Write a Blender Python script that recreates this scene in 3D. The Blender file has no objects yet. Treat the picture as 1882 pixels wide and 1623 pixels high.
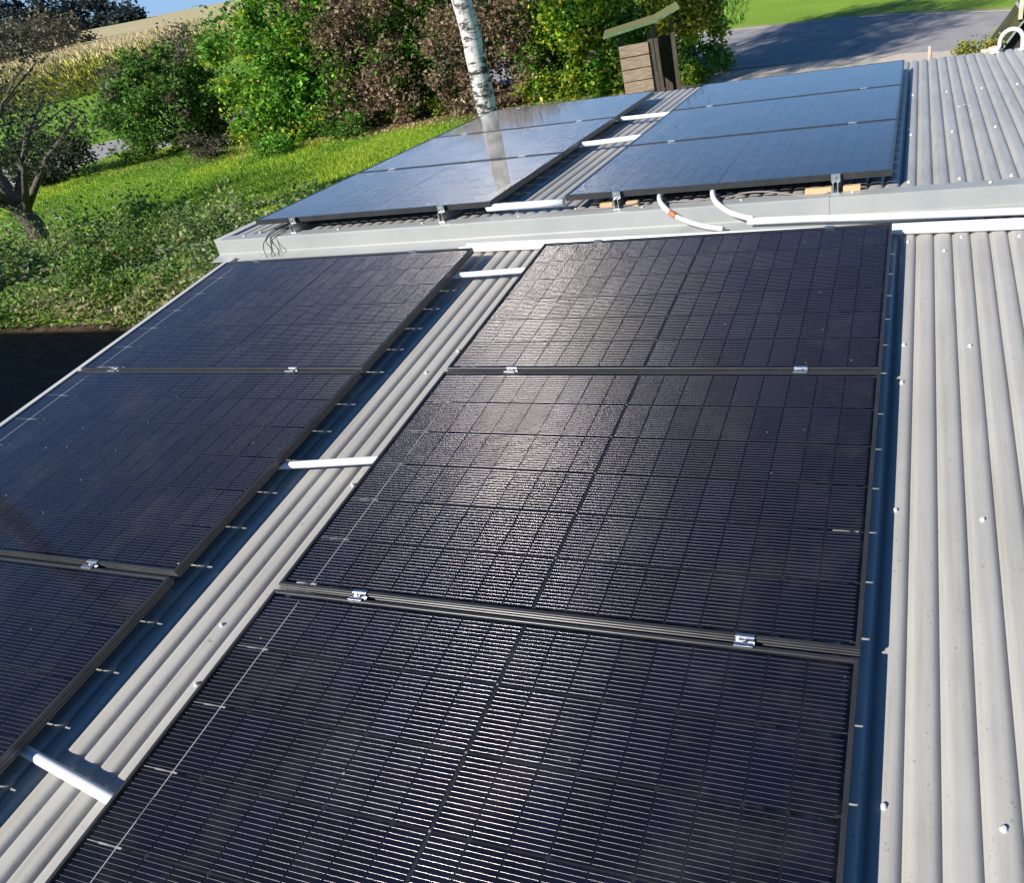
import bpy, bmesh, math, random
import numpy as np
from mathutils import Matrix, Vector
rnd = random.Random(7)
S = bpy.context.scene
R = math.radians

# ---------------------------------------------------------------- camera, sky, sun
PITCH = R(5.0)                       # the near roof rises 5 degrees away from the camera
RX = Matrix.Rotation(PITCH, 4, 'X')
RX3 = RX.to_3x3()
ROWS = [Vector((0.94605086, 0.26617445, -0.18476722)),      # camera right / down / forward in the near roof's frame
        Vector((0.03683734, -0.65489489, -0.75482163)),
        Vector((-0.32191734, 0.70729332, -0.62936904))]
CR = Vector((1.79453498, -1.09209064, 1.55849471))
F, CX, CY = 1393.725, 1180.315, 836.657                      # focal length and principal point, photo pixels
CW = RX3 @ CR
cam = bpy.data.cameras.new('camera'); camo = bpy.data.objects.new('camera', cam)
S.collection.objects.link(camo); S.camera = camo
cr, cd, cf = [RX3 @ v for v in ROWS]
m = Matrix.Identity(4)
for i in range(3):
    m[i][0] = cr[i]; m[i][1] = -cd[i]; m[i][2] = -cf[i]; m[i][3] = CW[i]
camo.matrix_world = m
cam.sensor_width = 36; cam.lens = F / 1882 * 36
cam.shift_x = (941 - CX) / 1882; cam.shift_y = (CY - 811.5) / 1882
cam.clip_start = 0.05; cam.clip_end = 3000

SUN = RX3 @ Vector((-0.72, -0.95, 1.0)); SUN.normalize()
sel = math.asin(SUN.z); saz = math.atan2(SUN.x, SUN.y)
w = bpy.data.worlds.new("World"); S.world = w; w.use_nodes = True
nt = w.node_tree
sky = nt.nodes.new('ShaderNodeTexSky'); sky.sky_type = 'NISHITA'; sky.sun_disc = False
sky.sun_elevation = sel; sky.sun_rotation = saz % (2 * math.pi); sky.air_density = 1.0; sky.dust_density = 0.0; sky.ozone_density = 3.0
bg = nt.nodes['Background']; bg.inputs[1].default_value = 0.060
hs = nt.nodes.new('ShaderNodeHueSaturation'); hs.inputs['Saturation'].default_value = 1.22; hs.inputs['Value'].default_value = 1.05
nt.links.new(sky.outputs[0], hs.inputs['Color']); tn = nt.nodes.new('ShaderNodeMix'); tn.data_type = 'RGBA'; tn.blend_type = 'MULTIPLY'; tn.inputs[0].default_value = 1; tn.inputs[7].default_value = (.86, .95, 1.10, 1)
nt.links.new(hs.outputs[0], tn.inputs[6]); 
tcw = nt.nodes.new('ShaderNodeTexCoord'); sx = nt.nodes.new('ShaderNodeSeparateXYZ'); nt.links.new(tcw.outputs['Generated'], sx.inputs[0])
mr = nt.nodes.new('ShaderNodeMapRange'); mr.inputs[1].default_value = .05; mr.inputs[2].default_value = .38; mr.inputs[3].default_value = .75; mr.inputs[4].default_value = 0; mr.interpolation_type = 'SMOOTHSTEP'
nt.links.new(sx.outputs[2], mr.inputs[0])
hz = nt.nodes.new('ShaderNodeMix'); hz.data_type = 'RGBA'; hz.inputs[7].default_value = (3.3, 6.7, 12.0, 1)      # clear autumn air: blue down to the horizon
nt.links.new(mr.outputs[0], hz.inputs[0]); nt.links.new(tn.outputs[2], hz.inputs[6]); nt.links.new(hz.outputs[2], bg.inputs[0])
sl = bpy.data.lights.new('sun', 'SUN'); sl.energy = 5.0; sl.angle = R(0.53); sl.color = (1.0, 0.94, 0.865)
so = bpy.data.objects.new('sun', sl); S.collection.objects.link(so)
so.rotation_euler = SUN.to_track_quat('Z', 'Y').to_euler()
S.render.engine = 'CYCLES'
S.view_settings.view_transform = 'Standard'; S.view_settings.look = 'None'; S.view_settings.gamma = 1
S.view_settings.use_curve_mapping = False; S.view_settings.exposure = 0.47
S.cycles.transparent_max_bounces = 16

GZ = -2.0                            # level of the garden
def ray(px, py):
    q = (px - CX) / F, (py - CY) / F
    v = cr * q[0] + cd * q[1] + cf
    return v.normalized()
def at(px, py, z=GZ):                # where the line of sight meets level z
    v = ray(px, py); return CW + v * ((z - CW.z) / v.z)
def atd(px, py, D):                  # at horizontal distance D
    v = ray(px, py); return CW + v * (D / math.hypot(v.x, v.y))

# ---------------------------------------------------------------- materials
def mat(name, col, rough=0.6, metal=0.0, spec=0.5):
    M = bpy.data.materials.new(name); M.use_nodes = True
    b = M.node_tree.nodes['Principled BSDF']
    b.inputs['Base Color'].default_value = (*col, 1); b.inputs['Roughness'].default_value = rough
    b.inputs['Metallic'].default_value = metal; b.inputs['Specular IOR Level'].default_value = spec
    return M
def N(M, t, **kw):
    n = M.node_tree.nodes.new(t)
    for k, v in kw.items():
        if k.startswith('_'): setattr(n, k[1:], v)
        else: n.inputs[k].default_value = v
    return n
def L(M, a, b): M.node_tree.links.new(a, b)
def ramp(M, fac, stops):
    r = M.node_tree.nodes.new('ShaderNodeValToRGB'); e = r.color_ramp.elements
    while len(e) > 1: e.remove(e[-1])
    e[0].position = stops[0][0]; e[0].color = (*stops[0][1], 1)
    for p, c in stops[1:]:
        x = e.new(p); x.color = (*c, 1)
    L(M, fac, r.inputs[0]); return r.outputs[0]
def noisy(name, c1, c2, scale=5, rough=0.6, metal=0, detail=5, bump=0.0, bscale=None, mid=None, stretch=None, coord='Object', spec=0.5, lo=.35, hi=.65):
    M = mat(name, c1, rough, metal, spec)
    tc = N(M, 'ShaderNodeTexCoord'); src = tc.outputs[coord]
    if stretch:
        mp = N(M, 'ShaderNodeMapping'); mp.inputs['Scale'].default_value = stretch
        L(M, src, mp.inputs[0]); src = mp.outputs[0]
    n = N(M, 'ShaderNodeTexNoise', Scale=scale, Detail=detail, Roughness=.65); L(M, src, n.inputs[0])
    st = [(lo, c1), (hi, c2)] if mid is None else [(lo, c1), ((lo + hi) / 2, mid), (hi, c2)]
    b = M.node_tree.nodes['Principled BSDF']
    L(M, ramp(M, n.outputs[0], st), b.inputs['Base Color'])
    if bump:
        n2 = N(M, 'ShaderNodeTexNoise', Scale=bscale or scale * 4, Detail=4); L(M, src, n2.inputs[0])
        bp = N(M, 'ShaderNodeBump', Strength=bump, Distance=.02); L(M, n2.outputs[0], bp.inputs['Height']); L(M, bp.outputs[0], b.inputs['Normal'])
    return M
def leafmat(name, trans=0.35, rough=.5):
    """leaf with its own colour from the mesh attribute Col (pigment, not light)"""
    M = mat(name, (.1, .2, .05), rough, 0, .35)
    a = N(M, 'ShaderNodeAttribute', _attribute_name='Col'); b = M.node_tree.nodes['Principled BSDF']
    L(M, a.outputs[0], b.inputs['Base Color'])
    t = N(M, 'ShaderNodeBsdfTranslucent'); mx = N(M, 'ShaderNodeMixShader', Fac=trans)
    g = N(M, 'ShaderNodeGamma', Gamma=.9); L(M, a.outputs[0], g.inputs[0]); L(M, g.outputs[0], t.inputs[0])
    L(M, b.outputs[0], mx.inputs[1]); L(M, t.outputs[0], mx.inputs[2])
    L(M, mx.outputs[0], M.node_tree.nodes['Material Output'].inputs[0]); return M

def roof_paint(name, c1, c2, c3):
    """grey painted steel sheet: broad fading, streaks running down the ribs, faint specks of dirt"""
    M = noisy(name, c1, c2, 1.3, .42, 0, 5, .03, 60, coord='Object', lo=.3, hi=.7)
    b = M.node_tree.nodes['Principled BSDF']; old = b.inputs['Base Color'].links[0].from_socket
    tc = N(M, 'ShaderNodeTexCoord'); mp = N(M, 'ShaderNodeMapping'); mp.inputs['Scale'].default_value = (26, 1.1, 26)
    L(M, tc.outputs['Object'], mp.inputs[0])
    n = N(M, 'ShaderNodeTexNoise', Scale=1.0, Detail=6, Roughness=.7); L(M, mp.outputs[0], n.inputs[0])
    mx = N(M, 'ShaderNodeMix', _data_type='RGBA', _blend_type='MULTIPLY'); mx.inputs[0].default_value = .75
    L(M, old, mx.inputs[6]); L(M, ramp(M, n.outputs[0], [(.3, c3), (.52, (1, 1, 1))]), mx.inputs[7])
    v = N(M, 'ShaderNodeTexNoise', Scale=55, Detail=3, Roughness=.8); L(M, tc.outputs['Object'], v.inputs[0])
    m2 = N(M, 'ShaderNodeMix', _data_type='RGBA', _blend_type='MULTIPLY'); m2.inputs[0].default_value = 1
    L(M, mx.outputs[2], m2.inputs[6]); L(M, ramp(M, v.outputs[0], [(.27, (.50, .45, .38)), (.36, (1, 1, 1))]), m2.inputs[7])
    L(M, m2.outputs[2], b.inputs['Base Color']); return M
M_ROOF = roof_paint('roof_paint', (.37, .36, .332), (.45, .438, .405), (.76, .74, .70))
M_FLASH = noisy('flashing_paint', (.31, .335, .325), (.37, .385, .37), 2.2, .4, 0, 5, .02, 30)
M_TRIM = noisy('trim_paint', (.42, .43, .42), (.52, .52, .50), 2.0, .45)
M_WALL = noisy('wall_boards', (.16, .12, .085), (.24, .19, .14), 3, .8, stretch=(1, 1, 6), bump=.3)
M_WHITE = noisy('white_plastic', (.78, .79, .80), (.86, .86, .86), 6, .35)
M_HOSE = noisy('hose_plastic', (.62, .61, .60), (.72, .72, .71), 8, .4)
M_CABLE = mat('cable_rubber', (.045, .042, .04), .5)
M_CABLEG = mat('cable_grey', (.22, .19, .18), .55)
M_ALU = noisy('aluminium', (.70, .71, .73), (.82, .83, .84), 20, .34, 1.0)
M_ALUD = mat('steel_bolt', (.35, .35, .36), .35, 1.0)
M_SCREW = noisy('screw_cap', (.52, .52, .49), (.64, .63, .60), 40, .4)
M_FRAME = noisy('black_anodised', (.045, .046, .050), (.065, .066, .070), 8, .34, .45, spec=.6)
M_WOODO = noisy('fresh_timber', (.55, .37, .19), (.66, .49, .29), 30, .7, stretch=(1, 12, 12))
M_ORANGE = mat('orange_tape', (.55, .16, .07), .5)

def cell_material():
    M = mat('solar_cell', (.006, .007, .016), .35, 0, .18)
    b = M.node_tree.nodes['Principled BSDF']
    a = N(M, 'ShaderNodeAttribute', _attribute_name='Col'); L(M, a.outputs[0], b.inputs['Base Color'])
    return M
M_CELL = cell_material()
M_WIRE = mat('busbar_wire', (.50, .47, .44), .25, .85)
_b = M_WIRE.node_tree.nodes['Principled BSDF']; _a = N(M_WIRE, 'ShaderNodeAttribute', _attribute_name='Col'); L(M_WIRE, _a.outputs[0], _b.inputs['Base Color'])
M_RIB = mat('ribbon_metal', (.62, .60, .58), .4, .6)
M_BACK = mat('panel_back', (.01, .01, .012), .6)
def glass_material():
    """clear cover glass: mirror by Fresnel, otherwise transparent, with a thin film of dust and specks of dirt"""
    M = bpy.data.materials.new('cover_glass'); M.use_nodes = True; T = M.node_tree; T.nodes.remove(T.nodes['Principled BSDF'])
    tc = N(M, 'ShaderNodeTexCoord')
    oi = N(M, 'ShaderNodeObjectInfo'); ad = N(M, 'ShaderNodeVectorMath', _operation='MULTIPLY_ADD')
    ad.inputs[1].default_value = (1, 1, 1); L(M, tc.outputs['Object'], ad.inputs[0])
    sc = N(M, 'ShaderNodeVectorMath', _operation='SCALE'); sc.inputs[3].default_value = .37
    L(M, oi.outputs['Location'], sc.inputs[0]); L(M, sc.outputs[0], ad.inputs[2]); P = ad.outputs[0]
    wv = N(M, 'ShaderNodeTexNoise', Scale=9, Detail=2); L(M, P, wv.inputs[0])
    bp = N(M, 'ShaderNodeBump', Strength=.018, Distance=.02); L(M, wv.outputs[0], bp.inputs['Height'])
    gl = N(M, 'ShaderNodeBsdfGlossy', Roughness=.055); gl.inputs[0].default_value = (.93, .96, 1, 1); L(M, bp.outputs[0], gl.inputs['Normal'])
    tr = N(M, 'ShaderNodeBsdfTransparent'); tr.inputs[0].default_value = (.96, .965, .97, 1)
    ge = N(M, 'ShaderNodeNewGeometry'); dt = N(M, 'ShaderNodeVectorMath', _operation='DOT_PRODUCT'); L(M, ge.outputs['Incoming'], dt.inputs[0]); L(M, ge.outputs['Normal'], dt.inputs[1])
    ab = N(M, 'ShaderNodeMath', _operation='ABSOLUTE'); L(M, dt.outputs['Value'], ab.inputs[0])
    om = N(M, 'ShaderNodeMath', _operation='SUBTRACT'); om.inputs[0].default_value = 1; L(M, ab.outputs[0], om.inputs[1])
    p5 = N(M, 'ShaderNodeMath', _operation='POWER'); p5.inputs[1].default_value = 5; L(M, om.outputs[0], p5.inputs[0])
    fr = N(M, 'ShaderNodeMath', _operation='MULTIPLY_ADD'); fr.inputs[1].default_value = .98; fr.inputs[2].default_value = .02; L(M, p5.outputs[0], fr.inputs[0])
    mx = N(M, 'ShaderNodeMixShader'); L(M, fr.outputs[0], mx.inputs[0]); L(M, tr.outputs[0], mx.inputs[1]); L(M, gl.outputs[0], mx.inputs[2])
    # dust film
    d1 = N(M, 'ShaderNodeTexNoise', Scale=3.2, Detail=7, Roughness=.75); L(M, P, d1.inputs[0])
    f1 = N(M, 'ShaderNodeMapRange'); f1.inputs[1].default_value = .50; f1.inputs[2].default_value = .80; f1.inputs[3].default_value = .002; f1.inputs[4].default_value = .045
    L(M, d1.outputs[0], f1.inputs[0])
    # specks
    vo = N(M, 'ShaderNodeTexVoronoi', Scale=26); L(M, P, vo.inputs[0])
    th = N(M, 'ShaderNodeMath', _operation='LESS_THAN'); L(M, vo.outputs['Distance'], th.inputs[0])
    ss = N(M, 'ShaderNodeSeparateColor'); L(M, vo.outputs['Color'], ss.inputs[0])
    pw = N(M, 'ShaderNodeMath', _operation='POWER'); pw.inputs[1].default_value = 9; L(M, ss.outputs[0], pw.inputs[0])
    mu = N(M, 'ShaderNodeMath', _operation='MULTIPLY'); mu.inputs[1].default_value = .10; L(M, pw.outputs[0], mu.inputs[0]); L(M, mu.outputs[0], th.inputs[1])
    sp = N(M, 'ShaderNodeMath', _operation='MULTIPLY'); sp.inputs[1].default_value = .5; L(M, th.outputs[0], sp.inputs[0])
    sm = N(M, 'ShaderNodeMath', _operation='ADD'); L(M, f1.outputs[0], sm.inputs[0]); L(M, sp.outputs[0], sm.inputs[1])
    df = N(M, 'ShaderNodeBsdfDiffuse'); df.inputs[0].default_value = (.50, .46, .40, 1)
    m2 = N(M, 'ShaderNodeMixShader'); L(M, sm.outputs[0], m2.inputs[0]); L(M, mx.outputs[0], m2.inputs[1]); L(M, df.outputs[0], m2.inputs[2])
    L(M, m2.outputs[0], T.nodes['Material Output'].inputs[0]); return M
M_GLASS = glass_material()

# ---------------------------------------------------------------- mesh helpers
class MB:
    def __init__(s): s.v = []; s.f = []; s.mi = []; s.sm = []; s.col = None
    def quad(s, pts, mi=0, sm=False):
        i = len(s.v); s.v += [tuple(p) for p in pts]; s.f.append(tuple(range(i, i + len(pts)))); s.mi.append(mi); s.sm.append(sm)
    def box(s, a, b, mi=0):
        x0, y0, z0 = a; x1, y1, z1 = b; i = len(s.v)
        s.v += [(x0, y0, z0), (x1, y0, z0), (x1, y1, z0), (x0, y1, z0), (x0, y0, z1), (x1, y0, z1), (x1, y1, z1), (x0, y1, z1)]
        for f in ((3, 2, 1, 0), (4, 5, 6, 7), (0, 1, 5, 4), (1, 2, 6, 5), (2, 3, 7, 6), (3, 0, 4, 7)):
            s.f.append(tuple(i + k for k in f)); s.mi.append(mi); s.sm.append(False)
    def obox(s, c, ux, uy, uz, mi=0):
        """box from centre and three half-axes"""
        i = len(s.v); c = Vector(c)
        for z in (-1, 1):
            for x, y in ((-1, -1), (1, -1), (1, 1), (-1, 1)): s.v.append(tuple(c + ux * x + uy * y + uz * z))
        for f in ((3, 2, 1, 0), (4, 5, 6, 7), (0, 1, 5, 4), (1, 2, 6, 5), (2, 3, 7, 6), (3, 0, 4, 7)):
            s.f.append(tuple(i + k for k in f)); s.mi.append(mi); s.sm.append(False)
    def tube(s, pts, rad, n=10, mi=0, cap=True):
        """smooth tube along points; rad a number or a list"""
        pts = [Vector(p) for p in pts]; k0 = len(s.v)
        rr = rad if isinstance(rad, (list, tuple)) else [rad] * len(pts)
        up = Vector((0, 0, 1)); prev = None
        for k, p in enumerate(pts):
            t = (pts[min(k + 1, len(pts) - 1)] - pts[max(k - 1, 0)]).normalized()
            if prev is None:
                a = t.cross(up); a = t.cross(Vector((1, 0, 0))) if a.length < 1e-3 else a
            else: a = prev - t * prev.dot(t)
            a.normalize(); prev = a; b = t.cross(a)
            for j in range(n):
                an = 2 * math.pi * j / n; s.v.append(tuple(p + (a * math.cos(an) + b * math.sin(an)) * rr[k]))
        for k in range(len(pts) - 1):
            for j in range(n):
                j2 = (j + 1) % n
                s.f.append((k0 + k * n + j, k0 + k * n + j2, k0 + (k + 1) * n + j2, k0 + (k + 1) * n + j)); s.mi.append(mi); s.sm.append(True)
        if cap:
            for k in (0, len(pts) - 1):
                r = [k0 + k * n + j for j in range(n)]
                s.f.append(tuple(r if k else reversed(r))); s.mi.append(mi); s.sm.append(False)
    def lathe(s, c, prof, n=10, mi=0, ax=Vector((0, 0, 1))):
        c = Vector(c); a = ax.orthogonal().normalized(); b = ax.cross(a); k0 = len(s.v)
        for r, z in prof:
            for j in range(n):
                an = 2 * math.pi * j / n; s.v.append(tuple(c + ax * z + (a * math.cos(an) + b * math.sin(an)) * r))
        for k in range(len(prof) - 1):
            for j in range(n):
                j2 = (j + 1) % n; s.f.append((k0 + k * n + j, k0 + k * n + j2, k0 + (k + 1) * n + j2, k0 + (k + 1) * n + j)); s.mi.append(mi); s.sm.append(True)
        s.f.append(tuple(k0 + (len(prof) - 1) * n + j for j in range(n))); s.mi.append(mi); s.sm.append(False)
    def build(s, name, mats, parent=None, mw=None, bevel=0):
        me = bpy.data.meshes.new(name); me.from_pydata(s.v, [], s.f)
        mats = mats if isinstance(mats, (list, tuple)) else [mats]
        for q in mats: me.materials.append(q)
        me.polygons.foreach_set('material_index', s.mi); me.polygons.foreach_set('use_smooth', s.sm)
        if s.col is not None:
            at_ = me.color_attributes.new('Col', 'FLOAT_COLOR', 'CORNER'); cc = []
            for f, c in zip(s.f, s.col): cc += list((*c, 1)) * len(f)
            at_.data.foreach_set('color', cc)
        me.update()
        o = bpy.data.objects.new(name, me); S.collection.objects.link(o)
        if parent is not None: o.parent = parent
        elif mw is not None: o.matrix_world = mw
        if bevel:
            bm = bmesh.new(); bm.from_mesh(me)
            bmesh.ops.bevel(bm, geom=[e for e in bm.edges if len(e.link_faces) == 2 and e.calc_face_angle(0) > .6], offset=bevel, segments=2, affect='EDGES')
            bm.to_mesh(me); bm.free()
        return o
def tag(o, label=None, cat=None, group=None, kind=None):
    if label: o['label'] = label
    if cat: o['category'] = cat
    if group: o['group'] = group
    if kind: o['kind'] = kind
    return o
def empty(name, mw=None, label=None, cat=None, group=None):
    o = bpy.data.objects.new(name, None); S.collection.objects.link(o); o.empty_display_size = .2
    if mw is not None: o.matrix_world = mw
    return tag(o, label, cat, group)
def copy_tree(o, parent=None):
    c = o.copy(); S.collection.objects.link(c)
    if parent is not None: c.parent = parent
    for ch in list(o.children): copy_tree(ch, c)
    return c

# roof frames: near roof plane = tops of the near panels, far roof likewise
NEAR = RX.copy()
TH = -0.12058353889
FAR = RX @ Matrix.Translation((-0.015, 2.7037, 0.0816)) @ Matrix.Rotation(TH, 4, 'X')
W_, H_, GAP = 1.722, 1.1338, 0.0205
G1, G2 = 0.427, 0.4705
CREST, AMP, PIT = -0.088, 0.022, 0.076

# ---------------------------------------------------------------- outbuilding: two corrugated roofs, step flashing, trims, walls
shed = empty('outbuilding', NEAR @ Matrix.Translation((0.6, 0, -2.1)), 'low outbuilding whose stepped grey corrugated roofs carry the twelve solar panels', 'building')
SINV = (NEAR @ Matrix.Translation((0.6, 0, -2.1))).inverted()
def onshed(M4): return SINV @ M4
def corrugated(x0, x1, y0, y1, M4, lift=0.0, phase=1.79, seg=20, th=.0012):
    b = MB(); n = int(round((x1 - x0) / PIT * seg)); T = onshed(M4)
    ys = [y0, y1]
    k0 = len(b.v)
    for zz in (0, -th):
        for y in ys:
            for i in range(n + 1):
                x = x0 + (x1 - x0) * i / n
                u_ = abs(((x - phase) / PIT + .5) % 1 - .5) * 2; z = CREST - AMP * min(.12 * u_ ** 2 + .88 * u_ ** 5.0, .88 + .12 * u_) + lift + zz
                b.v.append(tuple(T @ Vector((x, y, z))))
    m_ = n + 1
    for i in range(n):
        b.f.append((i, i + 1, m_ + i + 1, m_ + i)); b.mi.append(0); b.sm.append(True)
        b.f.append((2 * m_ + i, 3 * m_ + i, 3 * m_ + i + 1, 2 * m_ + i + 1)); b.mi.append(0); b.sm.append(True)
    for i in range(n):                 # sheet edges have their own vertices so that the top shades cleanly
        for q in ((2 * m_ + i, 2 * m_ + i + 1, i + 1, i), (m_ + i, m_ + i + 1, 3 * m_ + i + 1, 3 * m_ + i)):
            b.quad([b.v[t] for t in q])
    return b
XL, XR = -2.33, 5.2
o = corrugated(XL, XR, -3.6, 2.515, NEAR).build('roof_sheet', M_ROOF, shed); tag(o, 'near corrugated roof slope under the black panels')
o = corrugated(-2.47, XR, 0.0 - .10, 2.36, FAR, lift=.0014, phase=1.80).build('roof_sheet', M_ROOF, shed); tag(o, 'front half of the far corrugated roof slope')
o = corrugated(-2.47, XR, 2.28, 3.97, FAR, phase=1.80).build('roof_sheet', M_ROOF, shed); tag(o, 'rear half of the far corrugated roof slope')
def prof_extrude(prof, x0, x1, T, mi=0, nseg=1):
    """open sheet-metal profile (y,z) thickened and run along x"""
    b = MB()
    for (y0, z0), (y1, z1) in zip(prof, prof[1:]):
        d = Vector((0, y1 - y0, z1 - z0)).normalized(); nn = Vector((0, -d.z, d.y)) * .0009
        for s_ in (1, -1):
            q = [Vector((x0, y0, z0)) + nn * s_, Vector((x1, y0, z0)) + nn * s_, Vector((x1, y1, z1)) + nn * s_, Vector((x0, y1, z1)) + nn * s_]
            if s_ < 0: q.reverse()
            b.quad([T @ p for p in q], mi)
    return b
# step flashing: flange on the far roof, rounded nose, upright face, foot lip  (near-roof coordinates)
T = onshed(NEAR)
fl = MB(); nose = [(2.685, -.0005), (2.600, .0100), (2.592, .0098), (2.588, .006), (2.586, -.001), (2.572, -.070), (2.568, -.078), (2.54, -.0825), (2.482, -.0850), (2.477, -.0860)]
NX = 3; xs = [-2.50, -.58, 1.36, XR]
for k in range(NX):
    x0 = xs[k]; x1 = xs[k + 1] + (.06 if k < NX - 1 else 0); lift = .0022 * (k % 2)
    p = [(y - lift, z + lift) for y, z in nose]
    c = prof_extrude(p, x0, x1, T)
    i = len(fl.v); fl.v += c.v; fl.f += [tuple(q + i for q in f) for f in c.f]; fl.mi += c.mi; fl.sm += c.sm
fl.quad([T @ Vector(q) for q in ((-2.502, 2.66, -.012), (-2.502, 2.59, .003), (-2.502, 2.575, -.11), (-2.502, 2.66, -.13))])
fl.build('ridge_flashing', M_FLASH, shed)
# white fillet of sheet ends below the step
b = prof_extrude([(2.575, -.108), (2.56, -.1175), (2.50, -.1205)], XL, XR, T)
# verge trims along the left edges
b = MB()
for (x0, x1, z0, z1) in ((-2.352, -2.297, -.072, -.068), (-2.352, -2.348, -.16, -.072), (-2.301, -2.297, -.090, -.072)):
    b.box((x0, -3.6, z0), (x1, 2.50, z1))
for i, v in enumerate(b.v): b.v[i] = tuple(T @ Vector(v))
b.build('verge_trim', M_TRIM, shed)
TF = onshed(FAR)
b = MB()
b.box((-2.505, -.09, -.085), (-2.435, 3.97, -.081)); b.box((-2.505, -.09, -.17), (-2.501, 3.97, -.085))
for i, v in enumerate(b.v): b.v[i] = tuple(TF @ Vector(v))
b.build('verge_trim', M_TRIM, shed)
# eaves board and gutter at the far end
b = MB(); b.box((-2.45, 3.90, -.24), (XR, 3.93, -.115))
for i, v in enumerate(b.v): b.v[i] = tuple(TF @ Vector(v))
b.build('eaves_board', M_WALL, shed)
# walls
b = MB()
SW = shed.matrix_world.inverted()
def wbox(b, a, c):
    k = len(b.v); b.box(a, c)
    for i in range(k, len(b.v)): b.v[i] = tuple(SW @ Vector(b.v[i]))
wbox(b, (-2.25, -3.4, GZ - .02), (-2.15, 2.50, -.48)); wbox(b, (-2.3, 2.50, GZ - .02), (5.0, 2.60, -.02)); wbox(b, (-2.35, 2.605, GZ - .02), (-2.25, 6.4, -.10))
wbox(b, (-2.35, 6.41, GZ - .02), (5.0, 6.5, -.12)); wbox(b, (-2.14, -3.5, GZ - .02), (5.0, -3.41, -.48)); wbox(b, (5.005, -3.4, GZ - .02), (5.1, 6.5, -.5))
b.build('wall', M_WALL, shed)
# bird droppings on the far roof slope
M_DROP = mat('dropping', (.72, .72, .70), .8)
for i, (px, py, r) in enumerate(((1762, 195, .017), (1773, 191, .010), (1782, 194, .012), (1787, 211, .008), (1738, 194, .006), (1803, 188, .006), (1700, 222, .006))):
    v = ray(px, py); fi = FAR.inverted(); a = fi @ CW; d_ = fi.to_3x3() @ v; t = (CREST + .0035 - a.z) / d_.z; p = a + d_ * t
    b = MB(); ring = [TF @ Vector((p.x + math.cos(2 * math.pi * j / 9) * r * rnd.uniform(.6, 1.15), p.y + math.sin(2 * math.pi * j / 9) * r * rnd.uniform(.8, 1.7), CREST + .0022)) for j in range(9)]
    top = TF @ Vector((p.x, p.y, CREST + .0050))
    for j in range(9): b.quad([ring[j], ring[(j + 1) % 9], top])
    b.build('bird_dropping', M_DROP, shed)
# screws on the crests
def screw(x, y, M4, z=CREST, r=.0068, tilt=0):
    b = MB(); T = onshed(M4); ax = (T.to_3x3() @ Vector((math.sin(tilt), 0, 1))).normalized()
    b.lathe(T @ Vector((x, y, z - .001)), [(r * 1.25, 0), (r * 1.25, .0018), (r * .85, .0022), (r * .8, .0085), (r * .5, .010)], 10, 0, ax)
    b.build('roof_screw', M_SCREW, shed)
for y in (-.31, .55, 1.42, 2.28):
    for x in (1.79, 2.018, 2.246, 2.474):
        screw(x + rnd.uniform(-.003, .003), y + rnd.uniform(-.012, .012), NEAR)
for x, y in ((-.110, -.317), (-.110, .529), (-.110, 1.416), (-.186, -.116), (-.186, 1.246), (-.11, 2.13), (1.79, 1.19), (1.942, 2.17)):
    screw(x, y, NEAR)
for y in (.055, 1.066, 2.31):
    for x in (1.80, 2.028, 2.256, 2.484): screw(x + rnd.uniform(-.003, .003), y + rnd.uniform(-.012, .012), FAR, CREST + (.0025 if y < 2.35 else 0), .0085)
for x, y in ((-2.22, .03), (-2.0, .09), (-.34, .05), (.04, .02)): screw(x, y, FAR, CREST + .0025, .0085)
for x in (-2.30, -1.55, -.94, -.30, .44, .976, 1.527, 2.143, 2.75): screw(x, 2.645, NEAR, .0045, .0085)
tag(bpy.data.objects['ridge_flashing'], 'pale grey folded flashing along the step between the roofs')

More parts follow.
